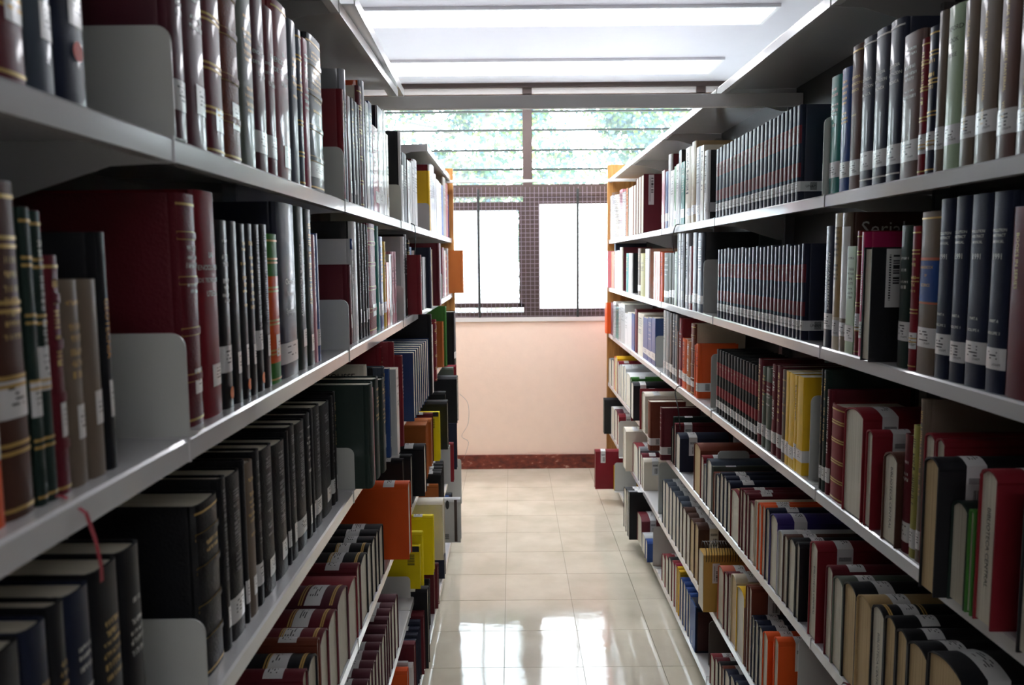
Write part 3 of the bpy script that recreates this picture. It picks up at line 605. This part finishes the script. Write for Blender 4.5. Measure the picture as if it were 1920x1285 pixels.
# right side
parse('R', 'T', 'last bay', 'B', 0, 1139, '''1142.6 372 bk; 1147.5 368 lg p; 1153 367 wh p; 1161 365 cm; 1166.7 356 pk P L; 1172.7 360 wh S; 1177 353 ob; 1186.7 350 dg r; 1191.6 346 rd r; 1196 335 mr r; 1200.7 331 mr r; 1206 328 mr r Lc''', inset=.008)
parse('R', 'T', 'fourth bay', 'B', 0, 1240, '''1245.5 320 pk P L; 1251 322 bl p L; 1256 290 wh bmr L; 1263 320 wh P; 1266.5 312 gn P L; 1271.4 308 wh P bnv; 1276 282 bk P; 1282 304 tl P L; 1294 277 be p L v; 1302 266 tn p L; 1312 276 sv p bnv L; 1317.6 273 cm P v; 1325 283 wh p bbk Lb v''', inset=.008)
n = 22
parse('R', 'T', 'third bay', 'B', 0, 1340, ';'.join('%.1f h%.1f nv p set Lb' % (1340+156*((k+1)/n)**1.08, 22.6+(k % 3)*.12) for k in range(n)), inset=.008)
parse('R', 'T', 'second bay', 'B', 0, 1549, '''1568.6 143 tl p L3; 1586.6 128 bl p L3; 1606 85 pb #doc L2.5 g1; 1629 70 nv #doc2 p L3 g2; 1655 54 nv #doc2 p L3 g2; 1680 38 nv #doc2 p L3 g2; 1715.7 62 pb p L3; 1728.7 72 rd g L3.5; 1745.7 50 nv p g t L4; 1761 21 gb p L3.5
1791 10 lgn p #oxf L4; 1817 h24.5 gb p #guide L4; 1858 h24.5 gb p #guide L4 bbk; 1895 h25 pb p #guide L3.5; 1935 h25 pb p #guide L3.5''', inset=.008)
parse('R', 'B', 'last bay', 'B', 0, 1137, '''1140 471 pk i-1 P; 1144 471 pk P; 1151 472 or; 1153 457 nv; 1156.5 471 lg P; 1161 470 wh P L; 1165 464 cm bmr; @1173 1177 475 tl; 1183 475 wh bbk; @1195 1199 466 gb L; 1208 475 ol t; 1215 467 wh p bbe; @1225 1229 472 or P; 1233 472 or P; 1237 472 or P; 1242 473 or''', inset=.008)
parse('R', 'B', 'fourth bay', 'B', 0, 1243, '''1253 474 gg L; 1258.5 474 gg L; 1264 474 gg L; 1268 472 lgn P; 1271 438 nv p; 1274.5 438 wh P; 1280 438 sv p L; 1283 438 bk; 1289.5 438 sv p v L; 1296 462 rd p L bbk; 1305 436 sl p L; 1314.5 437 sl p L bbk''', inset=.008)
n = 24
parse('R', 'B', 'third bay', 'B', 0, 1343, ';'.join('%.1f h%.1f nv p set Lb' % (1343+161*((k+1)/n)**1.08, 22.4+(k % 4)*.12) for k in range(n)), inset=.008)
parse('R', 'B', 'second bay', 'B', 0, 1539.5, '''1555 424 nv p #arb L4; 1568 400 be p stn L3; 1582 399 gb p swh bbr #serial L3; 1598 462 lgn P L2.5; 1606 433 rd g L5; 1615 435 ma p #lit L3.5; @1612 1628 464 bk r Lc i-1.5 #codes; @1676 1698 423 dg t L5; 1711 424 rd g L4 t; 1745 397 gb #ency L4.5 g1
1772 373 nv #y91 L3.5; 1800 368 nv #y91 L3.5; 1839 364 nv #y91 L3.5; 1875 359 nv #y91 L3.5; 1932 386 mr #gold''', inset=.008)
parse('R', 'C', 'last bay', 'B', 0, 1133, '''1141 568 or i-2; 1144 565 pk P; 1149.7 567 mr; 1154 566 wh P; 1159.5 575 tl P; 1163 570 wh S; 1171 570 lg P; 1176.5 588 wh P; 1183.7 587 wh P; 1189 588 bl P; 1192.6 580 mr; @1194 1205 588 cm; 1214 596 bl P L; 1221 596 bl P L; 1228 596 bl P L''', inset=.008)
parse('R', 'C', 'fourth bay', 'B', 0, 1242, '''1247 582 lg p L; 1253.5 584 gy p L; 1259 587 bk p L; 1264 588 sl p L; 1268 590 gy p L; 1271 622 lb; 1277 597 rd L t; 1285 635 or L v; 1293 639 ob L v; 1300 607 lb l bbe g L; 1303 647 or; 1307.5 645 or Lb''', inset=.008)
n = 14
parse('R', 'C', 'third bay', 'B', 0, 1341, ';'.join('%.1f h21.6 bk set L v' % (1341+76*((k+1)/n)**1.05) for k in range(n))+''';1425 673 mr v L; 1432 688 gg sm L; 1442.5 690 gg sm L t; 1452 684 mr v L; 1461.6 687 mr v L; 1470 694 gb L; 1476 696 ye P L; 1486 700 ye P L; 1491 704 ye P L; 1502 706 ye P Lb''', inset=.008)
parse('R', 'C', 'second bay', 'B', 0, 1533, '''1537 692 bk v L; 1544 694 dg v L; 1551 731 mr v L; 1576 760 rd g; @1722 1742 812 rd U; 1760 822 rd U; @1685 1700 815 mr t L2; 1712 798 ol v L2; 1722 749 gb v L2''', inset=.008)
parse('R', 'C', 'second bay', 'B', 1, 1577, '''1612 765 rd Lw; @1617 1630 806 rd Lw; @1650 1684 850 br #bib; @1721 1752 858 bk i-4 Lw tanp; @1774 1806 940 dg i-2 L; 1818 955 gn i-2; @1822 1856 880 rd i-2 Lw #bib; @1903 1950 900 bk i-2''', inset=0)
parse('R', 'D', 'last bay', 'B', 1, 1141, '''1146 672 gy; 1151 674 gg; 1154 668 or; 1157 668 ye; 1160 677 rd L; 1163.5 684 lg L; 1168.6 684 lg L; 1173 686 lg L; 1182 700 wh; 1184 707 gn L; @1182 1187 716 bk i-3 Lw; @1199 1203 731 rd i-3 L; 1209 735 cm i-2 L; @1213 1217.5 752 lb O Lc i-6; @1236 1239 764 mr O Lc i-4''', inset=0)
parse('R', 'D', 'fourth bay', 'B', 1, 1258, '''1261 800 bk; 1263 781 dg L; 1266 793 mr Lw; 1274 812 nv Lw; @1300 1312 832 lb tanp; 1318 854 rd L; 1323 870 gy; 1333 861 sl''', inset=0)
parse('R', 'D', 'third bay', 'B', 1, 1334, '''1336 874 gg L; 1340 885 lb; 1347 888 nv L; 1354 886 nv L; 1361 893 nv L; 1368 902 nv L; 1384 919 rd g; 1389 915 mr L; 1396 920 mr L; 1402 925 mr L; 1412 940 mr L; 1418 938 be; 1425 943 or L; 1432 947 or L; 1440 953 nv L; 1455 965 pu Lw #diag; 1465 995 lg L; 1474 1003 br L; 1488 1010 bk L; 1496 1017 bk Lw''', inset=0)
parse('R', 'D', 'second bay', 'B', 1, 1513, '''1528 1016 rd Lw #bib; @1543 1556 1061 mr L; 1575 1082 gg L; 1599 1094 bk L tanp; 1626 1119 tn L tanp; 1650 1137 bk L g #bib; 1671 1157 bk L tanp; 1692 1182 bk L tanp; 1728 1208 bk L tanp; 1790 1235 bk Lw tanp''', inset=0)
parse('R', 'E', 'last bay', 'B', 1, 1131, '''1138 750 bk i-5; @1139 1142 752 pk L; 1146 762 rd L; 1152 764 wh L; 1157 768 pl L; 1160 776 rd Lw''', inset=0)
parse('R', 'E', 'fifth bay', 'B', 1, 1168, '''1182 808 cm i-4 L; 1186 820 ob L; 1196 833 rd L; 1200 838 gy L; 1203.5 850 mr L; 1207 859 cm Lw''', inset=0)
parse('R', 'E', 'fourth bay', 'B', 1, 1241, '''1246 899 sl L; 1253 905 sl L; 1259 913 sl L; 1266 922 sl L; 1272 931 sl L; 1278 941 sl L; 1285 952 br L; 1292 963 br L; 1300 973 br L tanp; 1308 981 br Lw tanp''', inset=0)
parse('R', 'E', 'third bay', 'B', 1, 1309, '''1318 1034 kf S2 i-3.5; @1344 1355 1063 sa L; 1362 1073 mr L; 1367.5 1075 mr L; 1378 1078 be L tanp; 1393 1103 ye p; 1395 1140 mr; 1400 1097 lb L; 1406 1100 lb Lw; 1412 1155 nv L; 1419 1164 nv L; 1427 1175 nv L; 1437 1186 or L; @1447 1456 1196 or Lw''', inset=0)
parse('R', 'E', 'second bay', 'B', 1, 1568, '''1590 1258 rd L; 1620 1275 bk L''', inset=0)
parse('R', 'F', 'fifth bay', 'Y', 1, 0, '''@5.0 5 1116 844 rd Lw; @4.975 1.6 1151 873 ye''')
parse('R', 'F', 'fifth bay', 'B', 1, 1169, '''1173 914 bk i-7 L; 1177 918 bk i-7 L; 1180.5 922 gy i-7 L; 1184 928 bk i-7 L; 1187 944 nv i-5 L; @1194 1203 964 mr Lw i-3; 1209 1001 lg L i-3; 1213 1011 bl L i-3''', inset=0)
parse('R', 'F', 'fourth bay', 'B', 1, 1240, '''1246 1040 rd L; 1252 1042 rd L; 1258 1046 bk L; 1263 1052 rd L; 1268 1057 cr; 1271 1063 ye L; 1274 1070 ye L; 1279 1084 bl L; 1284 1092 bl L; 1289 1103 bl L; 1294 1113 bl L; 1304 1124 nv Lw #vol5''', inset=0)
parse('R', 'F', 'third bay', 'B', 1, 1330, '''1338 1228 rd L; 1345 1235 mr L; 1351 1242 bk; 1356 1250 lb L; 1366 1258 nv L; 1376 1269 nv L; 1386 1280 nv L''', inset=0)

ROWN = {'T': 'top', 'B': 'second', 'C': 'third', 'D': 'fourth', 'E': 'fifth', 'F': 'lowest'}
def hands(B): return 1 if B['side'] == 'L' else 0      # which cover (y = t or y = 0) faces the camera
def make_book(B, num, total, seed):
    global EXP
    rnd = random.Random(seed); fl = B['fl']; side = B['side']; s = 1 if side == 'R' else -1
    t = B['y1']-B['y0']-.0008; ext = min(max(B['ext'], .10), .335); up = (B['up'] and 'O' not in fl) or 'U' in fl
    near = hands(B); spiral = 'S' in fl or 'S2' in fl
    if up: W = ext; H = min(.25, max(.17, ext*1.28)+rnd.uniform(-.008, .008))
    else: H = ext; W = min(.215, max(.13, ext*.72)+rnd.uniform(-.006, .006))
    paper = 'P' in fl or spiral
    c = .0009 if paper else (.0028 if t > .014 else .0018)
    c = min(c, t*.3)
    b = 0.0006 if paper else min(.15*t, .0075)
    EXP = 2.0 if up else 3.4
    if up and not paper: b = min(.2*t, .011)
    elif not paper: b = min(.2*t, .006)
    g = .0005 if paper else .0035
    flip = 'r' in fl and not up
    off = -W if up else 0
    fin = 'P' if paper else ('p' if 'p' in fl else ('l' if 'l' in fl else 'c'))
    col = B['col']; mats = [cover_mat(col, fin)]; two = False; bcol = None
    for q in fl:
        if q[0] == 'b' and q[1:] in PAL: bcol = q[1:]; mats.append(cover_mat(bcol, fin)); two = True
    X = B['X']; z = ZT[B['row']]+CZ
    if up: ex, ez = Vector((0, 0, -1)), Vector((s, 0, 0)); org = Vector((X, B['y0'] if s > 0 else B['y0']+t, z))
    else: ex, ez = Vector((s, 0, 0)), Vector((0, 0, 1)); org = Vector((X, B['y0'] if s > 0 else B['y0']+t, z))
    ey = ez.cross(ex)
    M = Matrix((ex, ey, ez)).transposed().to_4x4(); M.translation = org
    pn = PAL[col][1]
    isset = 'set' in fl
    kind = 'spiral-bound book' if spiral else ('paperback' if paper else ('encyclopedia volume' if isset or (col == 'bk' and B['side'] == 'L' and B['row'] == 'C') else ('leather-bound book' if 'l' in fl or 'g' in fl else ('plastic-wrapped book' if 'p' in fl else ('bound volume' if up else 'hardback')))))
    name = {'spiral-bound book': 'spiral_bound_book', 'paperback': 'paperback_book', 'encyclopedia volume': 'encyclopedia_volume', 'hardback': 'hardback_book', 'leather-bound book': 'leather_bound_book', 'plastic-wrapped book': 'plastic_wrapped_book', 'bound volume': 'bound_volume'}[kind]
    feat = []
    if isset: pn = 'navy and red' if col == 'nv' else 'black and red'
    if any(q[0] == 'g' and q in ('g', 'g1', 'g2') for q in fl): feat.append('gilt-banded')
    lab = next((q for q in fl if q[0] == 'L' and q not in ()), None)
    if len(feat) == 0 and lab: feat.append('white-labelled')
    if bcol: feat = [PAL[bcol][1]+'-sided']
    if 'o' in fl: feat = ['orange-stickered']
    if 'd' in fl: feat = ['red-dotted']
    wd = PAL[col][1] if not isset else pn
    size = ' thick' if t > .042 else (' thin' if t < .011 else '')
    desc = ' '.join(((feat[0]+' ' if feat and not flip else '')+pn+size+' '+kind+(' shown pages outward' if flip else '')).split())
    if len(desc.split())+2+len(ORD[num].split())+len(B['where'].split())+4 > 16: desc = desc.replace(' thick ', ' ').replace(' thin ', ' ')
    E = tag(empty(name, M), '%s, %s from near end, %s, %s %s shelf' % (desc, ORD[num], B['where'], SN[side], ROWN[B['row']]), {'hardback': 'book', 'spiral-bound book': 'notebook'}.get(kind, kind),
            'books on the %s %s shelf, %s' % (SN[side], ROWN[B['row']], B['where']))
    obj('cover', cover_mesh(t, H, W, b, c, two, mats, flip, off), E)
    obj('page_block', page_mesh(t, H, W, b, c, g, M_pages_tan if 'tanp' in fl or col == 'tn' else M_pages, flip, off), E)
    if flip:
        if 'Lc' in fl:
            yy = -.0007 if near == 0 else t+.0007
            me = mesh_of('cover_label', [(.026, yy, H*.48), (.026, yy, H*.985), (.054, yy, H*.985), (.054, yy, H*.48)] if True else [], [(0, 1, 2, 3)], [M_label], uvs=[(1.1, 0), (1.1, 1), (2, 1), (2, 0)]); obj('cover_label', me, E)
            if '#codes' in fl:
                me.vertices
        return E
    # white call-number label
    if lab:
        full = lab in ('Lb', 'Lc', 'Lw'); z0 = .028
        if len(lab) > 1 and lab[1:].replace('.', '').isdigit(): z0 = float(lab[1:])/100
        if up: z0 = .035+rnd.uniform(0, .012); hh = .03+rnd.uniform(0, .006); zs = [(z0, z0+hh)]
        elif isset: zs = [(H*.10, H*.10+.024)]
        else: z0 += rnd.uniform(-.004, .004); hh = rnd.uniform(.028, .036); zs = [(z0, z0+hh)]
        wrap = .075 if lab == 'Lw' else (.12 if lab in ('Lb', 'Lc') else 0)
        if lab in ('Lb', 'Lc'): wrap = min(wrap, W*.8)
        if wrap == 0 and isset: wrap = .05
        nar = not (full or isset or up) and side == 'L' and rnd.random() > .3
        obj('call_number_label', strip_mesh('call_number_label', t, b, zs, M_label, off, near, wrap, y0=0, y1=.64 if nar and t > .014 and not wrap else 1), E)
        if lab in ('Lb',) and num == total and not up: 
            for txt, xx in (('UNAM', .03),):
                yy = -.0016 if near == 0 else t+.0016
                Mx = Matrix(((1, 0, 0, xx), (0, 0, -1 if near else 1, yy), (0, 1, 0, zs[0][0]+.012), (0, 0, 0, 1)))
                flat_text(txt, E, M_dark, Mx, .009)
        elif side == 'R' and not up and t > .016 and B['row'] in 'TB':
            text_on_spine('UNAM', t, b, off-.0004, zs[0][0]+.007, .0055, M_dark, False, E, yc=.3, name='label_lettering')
    bands = []
    if isset:
        rm = cover_mat('mr', 'p') if col == 'nv' else cover_mat('rd', 'c')
        zz = [(H*.60, H*.79), (H*.25, H*.40)] if col == 'nv' else [(H*.60, H*.80), (H*.28, H*.43)]
        [obj('title_panel', strip_mesh('title_panel', t, b, [q_], rm, off, e=.0003), E) for q_ in zz]
        bands = []
        zq = zz[0]
        obj('title_lettering', glyph_mesh(t, b, off, zq[0]+.012, zq[1]-.008, M_dimgold, False, seed), E)
    for q in fl:
        if q[0] == 's' and q[1:] in PAL: obj('title_panel', strip_mesh('title_panel', t, b, [(H*.14, H*.72)] if q == 'sor' else ([(H*.24, H*.9)] if q in ('stn', 'swh') else [(H*.9, H)]), cover_mat(q[1:], 'p'), off, e=.0003), E)
        if q == 'sm': obj('title_panel', strip_mesh('title_panel', t, b, [(H*.68, H*.83)], cover_mat('mr', 'c'), off, e=.0003), E)
    if 'g' in fl and not isset:
        if up: bands = [.012, .016, .075, .08, H*.6, H*.62, H-.014]
        else: bands = [H*.03, H*.2, H*.225, H*.4, H*.425, H*.62, H*.645, H*.81, H*.835, H*.955]
    if 'g1' in fl: bands = [H*.96]
    if 'g2' in fl: bands = [H*.955, H*.05]
    if bands:
        bw = .0011 if t < .03 else .0015
        tag(obj('gilt_bands', strip_mesh('gilt_bands', t, b, [(q-bw, q+bw) for q in bands], M_silver if 'g2' in fl else M_gold, off, e=.0007), E), kind='stuff' if len(bands) > 1 else None)
        if 'g' in fl and 'l' in fl and not isset:
            [obj('raised_band', strip_mesh('raised_band', t, b, [((p+q)/2-.004, (p+q)/2+.004)], mats[0], off, e=.0016), E) for p, q in zip(bands[1:-1:2], bands[2::2])]
    light = col not in ('wh', 'cm', 'be', 'lg', 'sv', 'ye', 'by', 'pk', 'lgn', 'tn', 'ol', 'or')
    ink = (M_gold if rnd.random() > .5 else M_silver) if light else M_dark
    special = next((q for q in fl if q[0] == '#'), None)
    if 't' in fl and not special: obj('title_lettering', glyph_mesh(t, b, off, H*.52, H*.78, ink, False, seed), E)
    if 't2' in fl: obj('title_lettering', glyph_mesh(t, b, off, H*.28, H*.42, ink, False, seed+1), E)
    if 'v' in fl and not isset: obj('title_lettering', glyph_mesh(t, b, off, H*.38, H*.93, M_dimink if col == 'bk' and side == 'L' else ink, True, seed), E)
    if not special and 't' not in fl and 'v' not in fl and not isset and not up and not spiral and t > .007 and rnd.random() > .35:
        obj('title_lettering', glyph_mesh(t, b, off, H*.5, H*.9, ink, t < .024, seed), E)
    if 'o' in fl or 'd' in fl:
        z0 = .012 if 'o' in fl else .04
        rr = min(.0085, t*.34); V = bend([(t*.42+rr*math.cos(a), z0+.008+.0085*math.sin(a)) for a in [k*math.pi/7 for k in range(14)]], t, b, off, e=.0012)
        obj('round_sticker', mesh_of('round_sticker', V, [tuple(range(14))], [M_sticker_o if 'o' in fl else M_sticker_r], sharp=False), E)
    if 'ribbon' in fl:
        pts = [(.004, t*.4, .004), (-.006, t*.42, .002), (-.024, t*.5, -.012), (-.03, t*.45, -.035), (-.031, t*.1, -.06), (-.029, -.002, -.075)]
        rb = MB()
        for p, q in zip(pts, pts[1:]):
            i = len(rb.v); rb.v += [(p[0], p[1]-.003, p[2]), (p[0], p[1]+.003, p[2]), (q[0], q[1]+.003, q[2]), (q[0], q[1]-.003, q[2])]; rb.f.append((i, i+1, i+2, i+3)); rb.mi.append(0)
        obj('bookmark_ribbon', mesh_of('bookmark_ribbon', rb.v, rb.f, [M_ribbon]), E)
    if spiral:
        sp_ = MB(); nn = int(H/.009)
        for q in range(nn):
            zc = .008+q*(H-.016)/(nn-1); r = t*.55+.003; ring = [(r*math.cos(a)+off+.006, t/2+r*math.sin(a), zc) for a in [2*math.pi*k/10 for k in range(11)]]
            sp_.tube(ring, .0011, 4)
        sp_.build('spiral_binding', M_cable, E)
    if 'S2' in fl:
        yq = -.001 if near == 0 else t+.001
        obj('cover_label', mesh_of('cover_label', [(off+.03, yq, .03), (off+.10, yq, .03), (off+.10, yq, .055), (off+.03, yq, .055)], [(0, 1, 2, 3)], [M_label], uvs=[(1.1, 0), (1.1, 1), (2, 1), (2, 0)]), E)
    SPL = {'#enc': [('LA', .72, .010, 0), ('ENCICLOPEDIA', .665, .014, 0), ('DE TECNOLOGIA', .61, .014, 0), ('UTEHA', .55, .010, 0)], '#doc': [('CLOPEDIA', .78, .008, 0), ('MENTACION', .735, .008, 0), ('GRAFICA', .69, .008, 0), ('ANGELES', .52, .005, 0)],
           '#doc2': [('CLOPEDIA', .72, .008, 0), ('MENTACION', .67, .008, 0), ('TRONICA', .62, .008, 0)], '#oxf': [('OXFORD', .86, .013, 0), ('BOOK', .79, .010, 0), ('OF', .75, .008, 0), ('VERSE', .70, .009, 0)],
           '#guide': [('GUIDE TO REFERENCE MATERIAL', .62, .0085, 1), ('VOL 2', .27, .0085, 1)], '#conc': [('CONCISE Encyclopedia of', .62, .010, 1, .32), ('SCIENCE & TECHNOLOGY', .55, .011, 1, .7)],
           '#bio': [('BIOLOGY', .3, .013, 1)], '#arb': [('AMERICAN REFERENCE', .55, .012, 1, .34), ('BOOKS ANNUAL', .55, .012, 1, .68)], '#lit': [('LITERARY MARKET', .55, .008, 1)], '#y91': [('1991', .68, .012, 0), ('POLLUTION', .81, .006, 0), ('ABSTRACT', .785, .006, 0), ('ANNUAL', .755, .006, 0), ('VOLUME 2', .3, .006, 0), ('PART A', .36, .006, 0)],
           '#gold': [('BOOKS IN SERIES', .72, .010, 1, .7)], '#geo': [('GEOTECNIA', .6, .024, 1)], '#chem': [('Chemical', .55, .014, 0), ('Names', .48, .013, 0), ('and', .44, .010, 0), ('Synonyms', .38, .013, 0)], '#ency': [('HANDBOOK', .66, .007, 0), ('OF', .61, .006, 0), ('SCIENCE', .55, .007, 0)]}
    if special == '#ency': obj('title_panel', strip_mesh('title_panel', t, b, [(H*.45, H*.70)], cover_mat('bl', 'c'), off, e=.0004), E); [obj('panel_rule', strip_mesh('panel_rule', t, b, [q_], cover_mat('sa', 'c'), off, e=.0004), E) for q_ in ((H*.435, H*.445), (H*.705, H*.72))]
    if special in SPL:
        mk = {'#enc': M_silver, '#doc': M_gold, '#oxf': M_dark, '#guide': M_gold, '#geo': M_orange_ink, '#gold': M_gold, '#ency': M_gold}.get(special, M_silver)
        for it in SPL[special]:
            txt, zf, sz, vert = it[:4]; yc = it[4] if len(it) > 4 else .5
            if special == '#y91' and txt == 'VOLUME 2': txt = 'VOLUME %d' % (num % 4+1)
            text_on_spine(txt, t, b, off, H*zf, sz if not vert else min(sz, t*(.38 if len(it) > 4 and special != '#gold' else .62)), mk, vert, E, yc=yc)
    if special in ('#bib',) and up:             # stamped on the head of the page block, which faces the aisle
        V, F = text_geo('BIBLIOTECA CENTRAL'); sz = min(.0115, t*.45)
        # facing the aisle: world up = -x local
        pts = [((off+W*.5)+x*sz, t*.5-y*sz, g-.0006) for x, y, zz in V]
        obj('page_stamp', mesh_of('page_stamp', pts, F, [M_dark], sharp=False), E)
    yy = -.0012 if near == 0 else t+.0012
    if special == '#vol5':
        V, F = text_geo('VOLUME 5'); pts = [((off+W*.80)+x*.013, t*.5-y*.013, -.0038) for x, y, zz in V]
        obj('title_lettering', mesh_of('title_lettering', pts, F, [M_white_ink], sharp=False), E)
        pq = -.0014 if near == 0 else t+.0014
        mq = pmat('dark_red_cover_picture', '#3a1512', rough=.4, var=.9)
        obj('cover_picture', MB().box((off+.03, pq-.0003, .006), (off+W-.008, pq+.0003, H-.01)).mesh('cover_picture', mq), E)
        obj('head_cover', MB().box((off+b, .001, -.003), (off+W-.002, t-.001, g-.001)).mesh('head_cover', cover_mat('db', 'c')), E)
    if special == '#lar':
        for txt, zz, sz in (('LAROUSSE', H-.028, .021), ('DE ESPAÑA', H-.06, .021)):
            Mx = Matrix(((-1, 0, 0, .075), (0, 0, 1, yy), (0, 1, 0, zz), (0, 0, 0, 1))); flat_text(txt, E, M_dark, Mx, sz)
    if special == '#code':
        q = MB(); xx = (off+.03) if up else .03
        for k in range(12): q.box((xx+k*.0035, yy-.0002, .02), (xx+k*.0035+(.0012, .002, .0008)[k % 3], yy+.0002, .045))
        tag(q.build('barcode', M_dark, E), kind='stuff')
        tb = MB().box((off+.0, yy-.0004, .003), (off+.02, yy, H-.003)); tb.build('title_panel', M_dark, E)
    if special == '#box':
        q = MB()
        for k in range(9): q.box((off+W*.80+k*.0028, yy-.0002, .05), (off+W*.80+k*.0028+(.0012, .0018, .0008)[k % 3], yy+.0002, .075))
        tag(q.build('barcode', M_dark, E), kind='stuff')
        MB().prism([(off+W*.5+math.cos(a)*r, .14+math.sin(a)*r) for a, r in [(k*math.pi/6, (.022, .012)[k % 2]) for k in range(12)]], 1, yy-.0003, yy+.0003).build('gold_ornament', M_gold, E)
        MB().prism([(off+W*.13+math.cos(a)*.02, .055+math.sin(a)*.008) for a in [k*math.pi/6 for k in range(12)]], 1, yy-.0003, yy+.0003).build('crest', M_dark, E)
        MB().box((off+.004, yy-.0003, .014), (off+W-.004, yy+.0003, .026)).build('border_stripe', M_frame, E)
    if special == '#serial':
        Mx = Matrix(((1, 0, 0, .072), (0, 0, -1, yy), (0, 1, 0, H-.035), (0, 0, 0, 1))); flat_text('Serial', E, M_silver, Mx, .042)
    if special == '#diag':
        q = MB()
        for k in range(3): q.prism([(off+.03+k*.035, .02), (off+.034+k*.035, .02), (off+.075+k*.035, H*.6), (off+.071+k*.035, H*.6)], 1, yy-.0003, yy)
        tag(q.build('diagonal_stripes', M_white_ink, E), kind='stuff')
    return E
seed = 100
for (side, row), lst in ALL.items():
    lst.sort(key=lambda b: (b['y0']+b['y1'])/2)
    # packing: nothing may overlap its neighbour along the shelf
    prev = -9
    for b in lst:
        th = max(b['y1']-b['y0'], .0055)
        if b['y0'] < prev:
            b['y0'] = prev
            if b['y1'] < prev+.0055: b['y1'] = prev+min(th, .012)
        b['y1'] = max(b['y1'], b['y0']+.0055); prev = b['y1']+.0002
    cnt = {}
    for b in lst: cnt[b['where']] = cnt.get(b['where'], 0)+1
    num = {}
    for b in lst:
        num[b['where']] = num.get(b['where'], 0)+1; seed += 1
        # volumes of a set: the nearest one shows its whole side
        b['near_first'] = num[b['where']] == 1
        make_book(b, num[b['where']], 1 if num[b['where']] == 1 and 'set' in b['fl'] else -1, seed)

# ------------------------------------------------------------------ cables
def cable(label, pts, r=.0022, mat=None):
    P = []; pts = [Vector(p) for p in pts]
    for k in range(len(pts)-1):
        p0, p1, p2, p3 = pts[max(k-1, 0)], pts[k], pts[k+1], pts[min(k+2, len(pts)-1)]
        for q in range(6):
            u = q/6; P.append(.5*((2*p1)+(p2-p0)*u+(2*p0-5*p1+4*p2-p3)*u*u+(3*p1-p0-3*p2+p3)*u**3))
    P.append(pts[-1]); tag(MB().tube(P, r, 6).build('cable', mat or M_cable), label, 'cable')
xl = FRONT_L+.004; xr = FRONT_R-.004
cable('black cable tie hanging over the edge of the left top shelf', [(xl-.01, 2.95, CZ+.138), (xl, 2.97, CZ+.13), (xl+.002, 2.98, CZ+.09), (xl-.002, 2.97, CZ+.02), (xl-.01, 2.98, CZ-.05)])
cable('black cable looped over the edge of the right top shelf', [(xr+.012, 3.28, CZ+.14), (xr, 3.29, CZ+.135), (xr-.002, 3.33, CZ+.10), (xr+.002, 3.36, CZ+.06), (xr+.012, 3.36, CZ+.02)])
cable('knotted black cord hanging from the third right shelf', [(xr+.01, 3.2, CZ-.515), (xr-.004, 3.2, CZ-.52), (xr-.006, 3.23, CZ-.55), (xr-.008, 3.16, CZ-.60), (xr-.006, 3.12, CZ-.68)])
cable('thin grey wire curling out from the far end of the left bookcase', [(FRONT_L+.04, 4.74, CZ-.80), (FRONT_L+.09, 4.74, CZ-.86), (FRONT_L+.09, 4.74, CZ-.98), (FRONT_L+.05, 4.74, CZ-1.06), (FRONT_L+.09, 4.74, CZ-1.1), (FRONT_L+.06, 4.74, CZ-1.2)], .001, M_shelf2)
